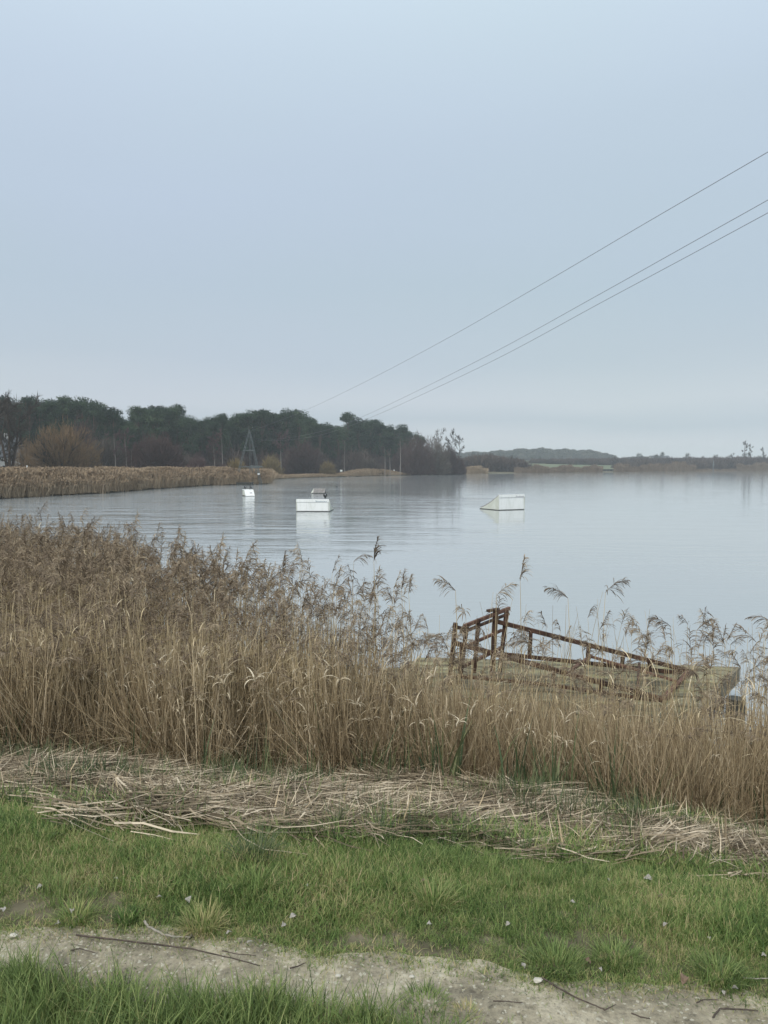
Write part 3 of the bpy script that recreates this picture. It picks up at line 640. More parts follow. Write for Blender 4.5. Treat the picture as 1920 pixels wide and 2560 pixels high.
tall = [blade_clump('tall', 26, .06, (.09, .21), (.0, .55), (.003, .0062), (.05, .85), (.2, 1.3), 5).mesh('tall_grass_clump', M['tuft']) for _ in range(8)]
P = []
while len(P) < 1500:
    Yc = U(1.3, 3.6, 5000); Xc = U(-2.6, 2.6, 5000); pu, plw = path_up(Xc), path_lo(Xc)
    near = (Yc < plw - .03) & (U(0, 1, 5000) < np.where(Xc < .25, 1, .25)); patch = np.sin(Xc * 2.3 + .4) * np.sin(Yc * 3.7 + 1.2 * Xc + 2)
    bey = (Yc > pu + .15) & (patch > .45) & (U(0, 1, 5000) < .22) & (sval(Xc, Yc) < litter_front(Xc) + .3)
    ok = (near | bey) & (np.abs(Xc) < Yc * .62 + .4)
    P += list(zip(Xc[ok], Yc[ok]))
P = np.array(P[:1500]); n = len(P); bey = P[:, 1] > path_up(P[:, 0])
scatter('tall_grass', tall, np.stack([P[:, 0], P[:, 1], gz(P[:, 0], P[:, 1])], -1), np.stack([rng.normal(0, .12, n), rng.normal(0, .12, n), U(0, 6.28, n)], -1), U(.5, 1.15, n) * np.where(bey, .55, .8), rng.integers(0, 8, n))

# thin creeping grass along both edges of the path
wisp = [blade_clump('wisp', 9, .05, (.012, .035), (.3, 1.3), (.002, .0036), (.1, 1.0), (.2, 1.2), 2).mesh('wisp_clump', M['lawn']) for _ in range(5)]
Xc = U(-2.6, 2.6, 5200); n = len(Xc); side_ = U(0, 1, n) < .65; off = np.abs(rng.normal(0, .065, n)) + .05 * (np.sin(Xc * 6.3) > .2) * U(0, 1, n) - .05
Yc = np.where(side_, path_up(Xc) - off, path_lo(Xc) + off)
scatter('creeping_grass', wisp, np.stack([Xc, Yc, gz(Xc, Yc) + .006], -1), np.stack([U(0, .2, n), U(0, .2, n), U(0, 6.28, n)], -1), U(.6, 1.2, n), rng.integers(0, 5, n))

# chalk chips lying on the path
chips = []
for i in range(5):
    a = Acc(); p = [np.array([U(-1, 1), U(-1, 1), U(-.4, .6)]) for _ in range(7)]
    import bmesh
    bm = bmesh.new(); [bm.verts.new(q * .006) for q in p]; bmesh.ops.convex_hull(bm, input=bm.verts); me = bpy.data.meshes.new('chip'); bm.to_mesh(me); bm.free(); me.materials.append(M['chip']); chips.append(me)
Xc = U(-2.6, 2.6, 3200); Xc = Xc[U(0, 1, 3200) < .25 + .6 * (np.sin(Xc * 4.1) * np.sin(Xc * 1.7 + 2) > 0)]; lo_, up_ = path_lo(Xc), path_up(Xc); Yc = lo_ + (up_ - lo_) * U(0.02, 1, len(Xc)); n = len(Xc)
scatter('gravel', chips, np.stack([Xc, Yc, gz(Xc, Yc) + .011], -1), U(0, 6.28, (n, 3)), U(.2, .8, n) ** 1.3 * 1.1, rng.integers(0, 5, n))

# ------------------------------------------------------------------ trees
def dirv(az_, el): return np.array([math.cos(az_) * math.cos(el), math.sin(az_) * math.cos(el), math.sin(el)])
def pine_mesh(seed):
    r = np.random.default_rng(seed); H = 24.0
    tr = Acc(); pts = [np.array([.5 * math.sin(t * 2 + seed) * t, .3 * t, H * .86 * t]) for t in np.linspace(0, 1, 7)]
    tr.tube(pts, [.38, .33, .29, .24, .19, .13, .06], 6, .3, False, .8)
    cr = Acc(); blobs = []
    for i in range(26):
        zf = .30 + .68 * r.uniform() ** .8; rad = 4.3 * math.sqrt(max(.04, 1 - ((zf - .58) / .44) ** 2)); t = r.uniform(0, 6.283); q = rad * r.uniform(.25, .9)
        c = np.array([q * math.cos(t), q * math.sin(t), min(zf, .95) * H]); blobs.append((c, r.uniform(1.3, 2.4)))
        base = pts[min(int(zf * .9 * 6), 5)]
        tr.tube([base - np.array([0, 0, 1.0]), (base + c) / 2 + np.array([0, 0, -.5]), c], [.12, .08, .03], 4, .5, False)
    for c, rr in blobs:
        shade = r.uniform(-.22, .28)
        for _ in range(150):
            d = r.normal(size=3); d /= np.linalg.norm(d); d[2] = d[2] * .72 + .12; p = c + d * rr * r.uniform(.55, 1.08)
            a = r.normal(size=3); a /= np.linalg.norm(a); b = np.cross(a, d); b /= np.linalg.norm(b) + 1e-6; s_ = r.uniform(.22, .50)
            cr.quad([p - a * s_, p + b * s_ * .7, p + a * s_ * .8 + d * .2], shade + .25 + .35 * r.uniform())
    return tr.mesh('pine_trunk', M['bark']), cr.mesh('pine_crown', M['needles'])
pines = []
for i in range(6):
    t_, c_ = pine_mesh(40 + i); pines.append((t_, c_))
def tree_thing(name, label, cat, meshes, names, loc, rz=0, sc=1, group=None):
    o = thing(name, label, cat, loc, rz, group); o.scale = sc if np.ndim(sc) else (sc, sc, sc)
    for me, nm in zip(meshes, names): link(nm, me, o)
    return o
canopy = [(-200, 980), (0, 988), (40, 992), (70, 984), (100, 979), (125, 990), (160, 986), (200, 985), (235, 992), (262, 1002), (285, 1018), (312, 1036), (345, 1012), (385, 1006), (415, 1004), (440, 1010), (470, 1030), (500, 1032), (530, 1026), (555, 1030), (575, 1044), (600, 1020),
          (625, 1016), (655, 1020), (680, 1012), (715, 1010), (745, 1018), (770, 1030), (800, 1050), (822, 1046), (845, 1060), (872, 1028), (895, 1030), (925, 1036), (950, 1042), (985, 1052), (1010, 1056), (1040, 1072), (1052, 1080)]
cx_ = [c[0] for c in canopy]; cy_ = [c[1] for c in canopy]
def wood_Y(px): return float(np.interp(px, [-300, 0, 300, 600, 800, 1050], [215, 228, 236, 268, 290, 330]))
feat = ['with broad domed crown', 'with ragged flat crown', 'with lopsided crown', 'with two rounded heads', 'with narrow tufted top', 'with wide spreading crown']
wherep = [(0, 130, 'above the bare tree by the white house'), (130, 290, 'behind the round orange bush'), (290, 340, 'in the low dip of the skyline'), (340, 480, 'behind the dark red thicket'), (480, 590, 'left of the pylon tip'), (590, 700, 'right of the pylon tip'),
          (700, 860, 'above the bare birch by the lake'), (860, 960, 'in the last high hump of the skyline'), (960, 1100, 'near the open end of the wood')]
words_seen = {}
ix = 0
for px, py in canopy:
    for row in range(2):
        if row == 1 and (ix % 2): ix += 1; continue
        x = px + (U(8, 18) if row else 0); yy = np.interp(x, cx_, cy_) + (U(2, 10) if row == 0 else U(-1, 6)); Yd = wood_Y(x) + (U(2, 10) if row == 0 else U(16, 34))
        topz = at(x, yy, Yd); z0 = lz(topz.x, Yd); Hh = topz.z - z0; k = rng.integers(0, 6)
        wh = next((w_[2] for w_ in wherep if w_[0] <= x < w_[1]), 'at the left edge of the wood')
        lab = 'dark pine %s, %s %s' % (feat[k], 'in front' if row == 0 else 'set back', wh)
        if lab in words_seen:
            for alt in range(1, 6):
                l2 = 'dark pine %s, %s %s' % (feat[(k + alt) % 6], 'in front' if row == 0 else 'set back', wh)
                if l2 not in words_seen: lab = l2; k = (k + alt) % 6; break
        words_seen[lab] = 1
        s_ = Hh / 24.2; wd_ = s_ * U(.85, 1.15)
        tree_thing('pine_tree', lab, 'pine tree', pines[k], ('trunk', 'crown'), (topz.x, Yd, z0), U(0, 6.28), (wd_, wd_, s_), 'pines of the wood on the far bank')
        ix += 1
# the wood behind them, one mass
pts_, rr, ss, ii = [], [], [], []
pine_one = [merge('pine', [(Acc(), M['bark']), (Acc(), M['needles'])]) for _ in range(0)]
for k in range(4):
    bm = bmesh.new(); bm.from_mesh(pines[k][0]); nf = len(bm.faces); bm.from_mesh(pines[k][1]); bm.faces.ensure_lookup_table()
    for f in bm.faces[nf:]: f.material_index = 1
    me = bpy.data.meshes.new('pine_mass'); bm.to_mesh(me); bm.free(); me.materials.append(M['bark']); me.materials.append(M['needles']); pine_one.append(me)
for _ in range(330):
    x = U(-350, 1030); Yd = wood_Y(x) + U(12, 90); yy = np.interp(x, cx_, cy_) + U(10, 40); p = at(x, yy, Yd); z0 = lz(p.x, Yd); s_ = max(.35, (p.z - z0) / 24.2)
    pts_.append((p.x, Yd, z0)); rr.append((0, 0, U(0, 6.28))); ss.append((s_ * 1.05, s_ * 1.05, s_)); ii.append(int(U(0, 4)))
scatter('pine_wood', pine_one, pts_, rr, ss, ii)

def bare_tree(seed, H, spread, mat_t, mat_c, trunk_r=.22, multi=1, limbs=9, base_f=.25, tw=.04, droopy=0, up=.9):
    r = np.random.default_rng(seed); T = Acc(); Cn = Acc()
    for s_ in range(multi):
        lean = dirv(r.uniform(0, 6.283), 1.1 if multi > 1 else 1.5); lean = lean / lean[2]
        tp = [np.array([lean[0] * H * t * (1 if multi > 1 else .3) * .5 + .15 * math.sin(t * 5 + s_), lean[1] * H * t * (1 if multi > 1 else .3) * .5 + .1 * math.sin(t * 4), H * t]) for t in np.linspace(0, 1, 8)]
        T.tube(tp, [trunk_r * (1 - t) ** .8 + .02 for t in np.linspace(0, 1, 8)], 6, .5, False)
        for i in range(limbs):
            t = base_f + (1 - base_f) * (i + r.uniform()) / limbs * .97; k = min(int(t * 7), 6); b0 = tp[k] + (tp[k + 1] - tp[k]) * (t * 7 - k)
            ln = spread * (math.sin(math.pi * min(1, .25 + .75 * (1 - (t - base_f) / (1 - base_f)))) * .7 + .3) * r.uniform(.7, 1.1)
            d = dirv(r.uniform(0, 6.283), r.uniform(.3, up)); lp = [b0, b0 + d * ln * .5 + np.array([0, 0, ln * .05]), b0 + d * ln + np.array([0, 0, ln * (.25 - droopy)])]
            Cn.tube(lp, [trunk_r * .35 * (1 - t * .6), trunk_r * .2, .02], 4, .3, False)
            for j in range(9):
                u = r.uniform(.25, 1); q = lp[0] + (lp[1] - lp[0]) * u * 2 if u < .5 else lp[1] + (lp[2] - lp[1]) * (u * 2 - 1)
                d2 = d + r.normal(size=3) * .55 + np.array([0, 0, .35 - droopy]); d2 /= np.linalg.norm(d2); l2 = ln * r.uniform(.25, .5)
                e = q + d2 * l2; Cn.tube([q, (q + e) / 2 + r.normal(size=3) * .05, e], [.035, .025, .012], 3, .45, False)
                for m_ in range(12):
                    v = r.uniform(.2, 1); g = q + (e - q) * v; d3 = d2 + r.normal(size=3) * .6 + np.array([0, 0, .25 - droopy * 2]); d3 /= np.linalg.norm(d3); l3 = l2 * r.uniform(.35, .7)
                    sd = r.normal(size=3); sd -= d3 * (sd @ d3); sd /= np.linalg.norm(sd)
                    tw2 = tw * 1.7; Cn.strip([g, g + d3 * l3 * .5 + np.array([0, 0, -.02]), g + d3 * l3], [tw2, tw2 * .8, tw2 * .3], sd, r.uniform(.3, .8), r.uniform(.5, 1))
    return T.mesh('bare_trunk', mat_t), Cn.mesh('bare_crown', mat_c)
def dome_shrub(seed, W, H, mat_c, ntw=5000, stems=14, tw=.04, ln=(.6, 1.6), lumps=5):
    ntw = int(ntw * 1.35); tw = tw * 1.9 if tw < .08 else tw
    """a rounded multi-stemmed bush: limbs fan out from the ground, fine twigs fill the dome and point up and out"""
    r = np.random.default_rng(seed); T = Acc(); Cn = Acc(); R = W / 2
    ph = r.uniform(0, 6.283, 4)
    def rad(az_, el): return 1 + .09 * math.sin(az_ * lumps + ph[0]) + .07 * math.sin(az_ * 2 * lumps + el * 7 + ph[1]) + .05 * math.sin(el * 13 + ph[2])
    tips = []
    for i in range(stems):
        a_, e_ = r.uniform(0, 6.283), math.asin(r.uniform(.15, 1)); k = rad(a_, e_); d = dirv(a_, e_); e = np.array([d[0] * R * k, d[1] * R * k, d[2] * H * k]) * .85
        b0 = np.array([d[0] * R * .08, d[1] * R * .08, 0]); mid = b0 + (e - b0) * .45 + np.array([0, 0, H * .06])
        T.tube([b0, mid, e], [.02 * W, .011 * W, .002 * W], 5, .3, False); tips.append((b0, mid, e))
        for j in range(10):
            u = r.uniform(.25, .95); q = b0 + (mid - b0) * u * 2 if u < .5 else mid + (e - mid) * (u * 2 - 1); g = q + (dirv(a_ + r.normal() * .7, min(1.4, e_ + r.normal() * .35))) * W * r.uniform(.10, .22)
            if g[2] > .2: T.tube([q, (q + g) / 2, g], [.006 * W, .004 * W, .0015 * W], 3, .4, False)
    for _ in range(ntw):
        a_, e_ = r.uniform(0, 6.283), math.asin(r.uniform(-.02, 1)); q = r.uniform() ** .45; k = rad(a_, e_); d = dirv(a_, e_)
        p = np.array([d[0] * R * k, d[1] * R * k, max(.05, d[2]) * H * k]) * q
        u = np.array([d[0] * .6, d[1] * .6, .55 + d[2] * .6]) + r.normal(size=3) * .28; u /= np.linalg.norm(u); l_ = r.uniform(*ln) * min(1, W / 6)
        sd = r.normal(size=3); sd -= u * (sd @ u); sd /= np.linalg.norm(sd)
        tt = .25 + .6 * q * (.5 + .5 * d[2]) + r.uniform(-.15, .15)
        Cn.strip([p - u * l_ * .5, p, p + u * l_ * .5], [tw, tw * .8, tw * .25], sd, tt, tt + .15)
    return T.mesh('shrub_stems', M['twig_grey']), Cn.mesh('shrub_twigs', mat_c)
def place(name, label, cat, meshes, px, base_y, Yd, group=None, rz=None, names=('trunk', 'crown')):
    p = at(px, base_y, Yd); z0 = max(lz(p.x, Yd), .2) if Yd > 90 else 0
    return tree_thing(name, label, cat, meshes, names, (p.x, Yd, z0), U(0, 6.28) if rz is None else rz, 1, group)
def sz(pix, Yd): return pix / F * Yd
SH = ('stem', 'twigs')
place('willow_bush', 'large round leafless bush with orange-tipped twigs behind the left reed bed', 'bush', dome_shrub(1, sz(190, 170), sz(133, 170), M['twig_orange'], 8000, 22, .045, (.7, 1.9)), 158, 1185, 170, names=SH)
place('shrub', 'small orange-brown bush squeezed left of the large round orange one', 'bush', dome_shrub(2, sz(60, 172), sz(100, 172), M['twig_orange'], 1800, 8, .045, (.6, 1.6)), 62, 1185, 176, names=SH)
place('thicket', 'wide dark red rounded thicket below the pines, right of the pale birches', 'bush', dome_shrub(3, sz(150, 200), sz(102, 200), M['twig_red'], 8000, 16, .06, (.8, 2.0)), 392, 1178, 200, names=SH)
place('thicket', 'dull red-brown thicket between the orange bush and the pale birches', 'bush', dome_shrub(4, sz(120, 204), sz(92, 204), M['twig_grey'], 5000, 12, .05, (.8, 2.0)), 268, 1178, 206, names=SH)
place('thicket', 'reddish crown showing behind the top right of the orange bush', 'bush', dome_shrub(5, sz(90, 214), sz(138, 214), M['twig_red'], 4000, 12, .05, (.8, 2.0)), 205, 1178, 212, names=SH)
place('shrub', 'pinkish bushy shrub at the end of the dark red thicket', 'bush', dome_shrub(6, sz(56, 180), sz(58, 180), M['twig_pink'], 2600, 9, .04, (.6, 1.4)), 494, 1180, 182, names=SH)
place('shrub', 'low dark red shrub behind the reeds left of the pylon', 'bush', dome_shrub(7, sz(56, 185), sz(36, 185), M['twig_red'], 1800, 8, .04, (.6, 1.3)), 560, 1180, 186, names=SH)
place('willow_bush', 'yellowish willow bush seen through the left legs of the pylon', 'bush', dome_shrub(8, sz(62, 188), sz(48, 188), M['twig_yellow'], 2200, 10, .04, (.6, 1.4)), 590, 1186, 190, names=SH)
place('willow_bush', 'yellow-brown willow bush between the pylon and the bare birch', 'bush', dome_shrub(9, sz(62, 235), sz(50, 235), M['twig_yellow'], 2200, 10, .05, (.6, 1.5)), 679, 1190, 238, names=SH)
place('willow_bush', 'low golden willow bush alone on the shore right of the bare birch', 'bush', dome_shrub(10, sz(46, 248), sz(36, 248), M['twig_yellow'], 1600, 9, .05, (.5, 1.3)), 819, 1190, 252, names=SH)
place('thicket', 'dark brown thicket right of the bare birch under the pines', 'bush', dome_shrub(11, sz(110, 250), sz(86, 250), M['twig_red'], 5000, 12, .06, (.8, 2.0)), 758, 1190, 262, names=SH)
place('thicket', 'grey-brown low thicket right of the golden willow bush', 'bush', dome_shrub(12, sz(60, 275), sz(42, 275), M['twig_grey'], 2400, 9, .06, (.6, 1.6)), 925, 1188, 280, names=SH)
for j, (px, wpx, hpx, mt, lab) in enumerate([(1045, 92, 98, 'twig_red', 'big brown bare thicket closing the right end of the pine wood'), (1088, 80, 92, 'twig_grey', 'grey-brown bare thicket standing beyond the last pine'),
        (1012, 70, 74, 'twig_red', 'reddish thicket under the last pines before the big brown one'), (1124, 52, 72, 'twig_red', 'dark narrow thicket just left of the outermost bare tree'), (1146, 40, 40, 'twig_red', 'low dark shrub at the very tip of the wooded point')]):
    place('thicket', lab, 'bush', dome_shrub(20 + j, sz(wpx, 300), sz(hpx, 300), M[mt], 4500, 12, .06, (.8, 2.0)), px, 1186, 300 + j * 5, names=SH)
T_ = ('trunk', 'crown')
place('bare_tree', 'tall spreading leafless tree in front of the white house at the left edge', 'tree', bare_tree(31, sz(180, 150), sz(58, 150), M['bark'], M['twig_grey'], .32, 3, 12, .2, .045), 24, 1186, 152)
place('bare_tree', 'second leafless grey tree leaning out at the left edge behind the house tree', 'tree', bare_tree(32, sz(170, 175), sz(50, 175), M['bark'], M['twig_grey'], .28, 2, 11, .25, .05), -22, 1186, 178)
place('birch_tree', 'bare birch with a pale trunk standing alone at the water right of the pylon', 'tree', bare_tree(33, sz(100, 243), sz(24, 243), M['birch'], M['twig_pink'], .15, 1, 14, .28, .05), 703, 1192, 246)
for px, hp, lab in [(288, 108, 'leftmost of three slim pale birches between the thickets'), (315, 112, 'middle one of three slim pale birches between the thickets'), (330, 70, 'shortest and rightmost of three slim pale birches between the thickets'),
                    (536, 92, 'slender bare birch rising over the pinkish shrub'), (556, 106, 'slender reddish birch just left of the pylon')]:
    place('birch_tree', lab, 'tree', bare_tree(int(px), sz(hp, 196), sz(20, 196), M['birch'], M['twig_pink'], .10, 1, 11, .35, .045), px, 1180, 198)
for px, hp, lab in [(862, 88, 'pale slim trunk standing right of the golden willow bush'), (962, 70, 'short pale leaning trunk at the foot of the pine wood'), (1000, 92, 'straight pale trunk near the brown end thicket'), (975, 60, 'thin crooked pale trunk next to the short leaning one')]:
    place('birch_tree', lab, 'tree', bare_tree(int(px) + 3, sz(hp, 272), sz(10, 272), M['birch'], M['twig_grey'], .11, 1, 8, .5, .05), px, 1188, 274)
place('bare_tree', 'tall bare tree rising out of the thicket on the wooded point', 'tree', bare_tree(61, sz(100, 310), sz(20, 310), M['twig_grey'], M['twig_grey'], .18, 2, 11, .35, .045), 1119, 1186, 312)
place('bare_tree', 'airy bare tree standing outermost on the wooded point', 'tree', bare_tree(62, sz(90, 318), sz(17, 318), M['twig_grey'], M['twig_grey'], .16, 1, 14, .40, .04), 1148, 1186, 318)
# dark undergrowth along the foot of the wood
und = [dome_shrub(70 + i, 5, 4.2, M['hedge'], 500, 4, .10, (.8, 2.2)) for i in range(4)]
pts_, rr, ss, ii = [], [], [], []
for _ in range(620):
    x = U(-260, 1060); Yd = wood_Y(x) + U(-6, 90); p = at(x, 1185, Yd); pts_.append((p.x, Yd, lz(p.x, Yd))); rr.append((0, 0, U(0, 6.28))); s_ = U(.7, 1.9); ss.append((s_, s_, s_ * U(.8, 1.6))); ii.append(int(U(0, 4)))
scatter('undergrowth', [u[1] for u in und], pts_, rr, ss, ii)

# ------------------------------------------------------------------ far reed beds
fr = []
for i in range(6):
    a = Acc()
    for _ in range(46):
        p = np.array([U(-.7, .7), U(-.7, .7), -.1]); az_ = U(0, 6.283); h = U(1.9, 2.7); ti = U(.25, .9); sd = np.array([math.cos(az_), math.sin(az_), 0]); ln = np.array([U(-.3, .3), U(-.3, .3), h])
        a.strip([p, p + ln * .8, p + ln], [.026, .022, .016], sd, ti, ti)
        q = p + ln * .93; a.strip([q - ln * .06, q + np.array([.05, 0, .10]), q + np.array([.16, .02, .14 + U(0, .14)])], [.035, .085, .015], sd, ti * .45, ti * .5)
    fr.append(a.mesh('far_reed_clump', M['far_reed']))
def reed_belt(name, pix, n, depth, hs=(.8, 1.1), hf=None):
    pts_, rr, ss, ii = [], [], [], []
    while len(pts_) < n:
        x = U(pix[0], pix[1]); a = (x - 960) / F; y0 = np.interp(a, [p.x / p.y for p in outline], [p.y for p in outline]); d = depth * U() ** 1.2; Yd = y0 + d + .2
        k = 1 if hf is None else hf(x)
        if k <= 0.05: continue
        Xd = x_at = (x - 960) / F * Yd; s_ = U(*hs) * k * (1 if name != 'left_reed_bed' else min(1, .62 + .10 * d + U(-.1, .1))); pts_.append((Xd, Yd, max(lz(Xd, Yd), -.1))); rr.append((rng.normal(0, .08), rng.normal(0, .08), U(0, 6.28))); ss.append((1.7, 1.7, s_)); ii.append(int(U(0, 6)))
    return scatter(name, fr, pts_, rr, ss, ii)
reed_belt('left_reed_bed', (-420, 672), 8500, 46, (.8, 1.1), lambda x: (1.0 if x < 590 else .85) * (1 + .05 * math.sin(x * .05) + .05 * math.sin(x * .17)))
reed_belt('shore_reeds', (676, 1215), 1500, 10, (.8, 1.2), lambda x: .2 + .6 * max(0, math.sin(x * .021 + 1.0)) ** 1.0 + (.5 if 1110 < x < 1200 else 0))
M['far_reed_dark'] = veg('rusty_far_reeds', [(0, (.10, .075, .055)), (.5, (.21, .16, .115)), (1, (.31, .24, .17))], .3, .9, patch=(.03, .5))
fr_l = fr; fr = []
for _m in fr_l: _q = _m.copy(); _q.materials.clear(); _q.materials.append(M['far_reed_dark']); fr.append(_q)
reed_belt('far_shore_reeds', (1290, 2300), 2600, 16, (.8, 1.25), lambda x: (.8 + .2 * math.sin(x * .09) + .12 * math.sin(x * .31)) * (1.25 if 1290 < x < 1503 else (0 if x < 1535 else (1.5 if x < 1640 else (2.1 if x < 1735 else (.5 if x < 1845 else 1.9))))))

# ------------------------------------------------------------------ far right country: hedges, field trees, wooded hill
wl = []
for i in range(5):
    r = np.random.default_rng(90 + i); a = Acc()
    for _ in range(420):
        d = r.normal(size=3); d /= np.linalg.norm(d); d[2] = abs(d[2]); p = np.array([d[0] * 4.2, d[1] * 4.2, 2 + d[2] * 7.5]) * r.uniform(.6, 1.05); u = r.normal(size=3); u /= np.linalg.norm(u); v_ = np.cross(u, d); s_ = r.uniform(.4, .9); t_ = r.uniform(.2, .8)
        a.quad([p - u * s_, p + v_ * s_, p + u * s_], t_)
    a.tube([np.array([0, 0, 0]), np.array([0, 0, 6])], [.3, .2], 4, .1, False)
    wl.append(a.mesh('far_tree', M['wood_far']))
def far_mass(name, vars_, xs, depth, n, topf, wsc=1.0, jit=3, ref=9.6):
    pts_, rr, ss, ii = [], [], [], []
    for _ in range(n):
        x = U(*xs); Yd = U(*depth); yy = topf(x) + abs(rng.normal(0, jit)); p = at(x, yy, Yd); z0 = lz(p.x, Yd); h = max(1.5, p.z - z0); s_ = h / ref
        w_ = min(s_, 1.6) * wsc
        pts_.append((p.x, Yd, z0)); rr.append((0, 0, U(0, 6.28))); ss.append((w_, w_, s_)); ii.append(int(U(0, len(vars_))))
    return scatter(name, vars_, pts_, rr, ss, ii)
hill_top = lambda x: float(np.interp(x, [1100, 1160, 1230, 1290, 1350, 1440, 1490, 1520, 1545, 1700, 2100], [1130, 1130, 1128, 1123, 1121, 1124, 1127, 1134, 1142, 1146, 1143]))
far_mass('hill_wood', wl, (1090, 1540), (1050, 1300), 900, lambda x: hill_top(x) + 1.5 * math.sin(x * .11) + math.sin(x * .31), 1.3, 2.5)
far_mass('distant_treeline', wl, (1530, 2200), (820, 980), 700, lambda x: hill_top(x) - 1 + 3 * math.sin(x * .05), 1.2, 3)
hd = [dome_shrub(80 + i, 8, 4.5, M['hedge'], 600, 3, .22, (1.5, 3.0)) for i in range(3)]
far_mass('hedgerow', [h[1] for h in hd], (1120, 1300), (400, 470), 130, lambda x: 1146 + 4 * math.sin(x * .04), 1.3, 4, 4.5)
far_mass('field_hedge', [h[1] for h in hd], (1330, 2100), (620, 650), 420, lambda x: 1147.5 - (x - 1330) * .002, 1.2, 1.5, 4.5)
far_mass('shoreline_scrub', [h[1] for h in hd], (1535, 2200), (545, 600), 260, lambda x: 1155 - (x > 1700) * 5 + 3 * math.sin(x * .03), 1.2, 4, 4.5)
def blob_tree(seed, W, H, mat_c):
    r = np.random.default_rng(seed); T = Acc(); Cn = Acc(); T.tube([(0, 0, 0), (.1, 0, H * .45), (0, 0, H * .8)], [.3, .2, .05], 5, .3)
    for i in range(11):
        t = r.uniform(0, 6.283); zf = r.uniform(.35, .88); q = W * .5 * math.sqrt(max(0, 1 - ((zf - .55) / .5) ** 2)) * r.uniform(.2, .85); c = np.array([q * math.cos(t), q * math.sin(t), zf * H]); rr = W * r.uniform(.10, .19)
        T.tube([(0, 0, zf * H * .5), c], [.12, .04], 4, .3, False)
        for _ in range(170):
            d = r.normal(size=3); d /= np.linalg.norm(d); p = c + d * rr * r.uniform(.3, 1.25); a = r.normal(size=3); a /= np.linalg.norm(a); b = np.cross(a, d); s_ = W * r.uniform(.012, .028)
            Cn.quad([p - a * s_, p + b * s_, p + a * s_], r.uniform(.1, .9))
    return T.mesh('tree_trunk', M['bark']), Cn.mesh('tree_crown', mat_c)
def ftree(px, topy, wpx, Yd, lab, dark=False, bare=False, name='field_tree'):
    p = at(px, topy, Yd); z0 = lz(p.x, Yd); H = p.z - z0
    if bare: ms = bare_tree(int(px), H, sz(wpx, Yd), M['twig_grey'], M['twig_grey'], .35, 1, 10, .35, .16)
    else: ms = blob_tree(int(px), sz(wpx, Yd), H, M['needles'] if dark else M['wood_far'])
    tree_thing(name, lab, 'tree', ms, T_, (p.x, Yd, z0), 0, 1, 'single trees in the far country')
for a in [(1650, 1127, 36, 780, 'broad rounded grey tree standing out on the far skyline'), (1600, 1133, 30, 770, 'lower spreading tree to the left of the broad rounded skyline tree'), (1722, 1130, 34, 700, 'wide bare tree midway between the rounded tree and the channel post'), (1790, 1135, 26, 700, 'small rounded tree above the channel post'),
          (1830, 1130, 24, 720, 'pinkish-grey tree right of the small rounded one'), (1868, 1128, 26, 600, 'dark bushy tree under the tall bare poplars', True), (1905, 1136, 30, 640, 'grey tree at the right edge of the skyline'), (1330, 1140, 12, 640, 'small dark tree left in the green field hedge', True), (1352, 1139, 10, 640, 'slim dark tree right of the small one in the field hedge', True),
          (1440, 1157, 14, 600, 'lone bush in the middle of the green field', True), (1462, 1158, 10, 600, 'smaller bush right of the lone field bush', True), (1275, 1136, 18, 560, 'rounded bare tree above the near end of the hedgerow'), (1225, 1134, 40, 520, 'broad bare tree behind the hedgerow near the wooded point'), (1190, 1130, 24, 520, 'paler bare tree right beside the wooded point')]:
    ftree(*a)
ftree(1863, 1104, 9, 590, 'tallest thin bare poplar sticking up at the right skyline', bare=True, name='poplar_tree')
ftree(1877, 1112, 8, 595, 'shorter bare poplar beside the tallest one', bare=True, name='poplar_tree')
ftree(1910, 1122, 7, 620, 'thin bare poplar near the right edge of the picture', bare=True, name='poplar_tree')

def house(name, label, loc, rz, W, D, H, RH, wins=3):
    o = thing(name, label, 'house', loc, rz)
    a = Acc(); a.box((-W / 2, -D / 2, -.5), (W / 2, D / 2, H)); a.quad([(-W / 2, -D / 2, H), (-W / 2, D / 2, H), (-W / 2, 0, H + RH)]); a.quad([(W / 2, D / 2, H), (W / 2, -D / 2, H), (W / 2, 0, H + RH)]); link('wall', a.mesh('wall', M['house']), o)
    a = Acc(); e = .4
    for s_ in (-1, 1):
        a.quad([(-W / 2 - e, s_ * (D / 2 + e), H - .2), (W / 2 + e, s_ * (D / 2 + e), H - .2), (W / 2 + e, 0, H + RH + .12), (-W / 2 - e, 0, H + RH + .12)][::s_])
    ro = link('roof', a.mesh('roof', M['roofm']), o); md = ro.modifiers.new('thick', 'SOLIDIFY'); md.thickness = .18; md.offset = 1
    a = Acc(); a.box((W * .2, -.4, H + RH * .5), (W * .2 + .7, .4, H + RH + 1.1)); link('chimney', a.mesh('chimney', M['house']), ro)
    for i in range(wins):
        x = -W / 2 + W * (i + .5) / wins
        f = Acc(); f.box((x - .6, -D / 2 - .06, H * .35), (x + .6, -D / 2 - .003, H * .35 + 1.3)); fo = link('window', f.mesh('window', M['white']), o)
        g = Acc(); g.box((x - .5, -D / 2 - .075, H * .35 + .1), (x + .5, -D / 2 - .062, H * .35 + 1.2)); link('pane', g.mesh('pane', M['glass']), fo)
    return o
p = at(-8, 1185, 185); house('house', 'white gabled house half hidden by the bare tree at the left edge', (p.x, 185, .7), .9, 11, 8, 5.2, 4.6)
p = at(98, 1185, 196); house('house', 'low pale building glimpsed through the orange bush', (p.x, 196, .7), .1, 13, 7, 3.0, 2.2)
p = at(1519, 1156, 655); house('barn', 'small white barn at the end of the green field', (p.x, 655, lz(p.x, 655) - .3), .1, 6, 5, 2.6, 1.3, 2)
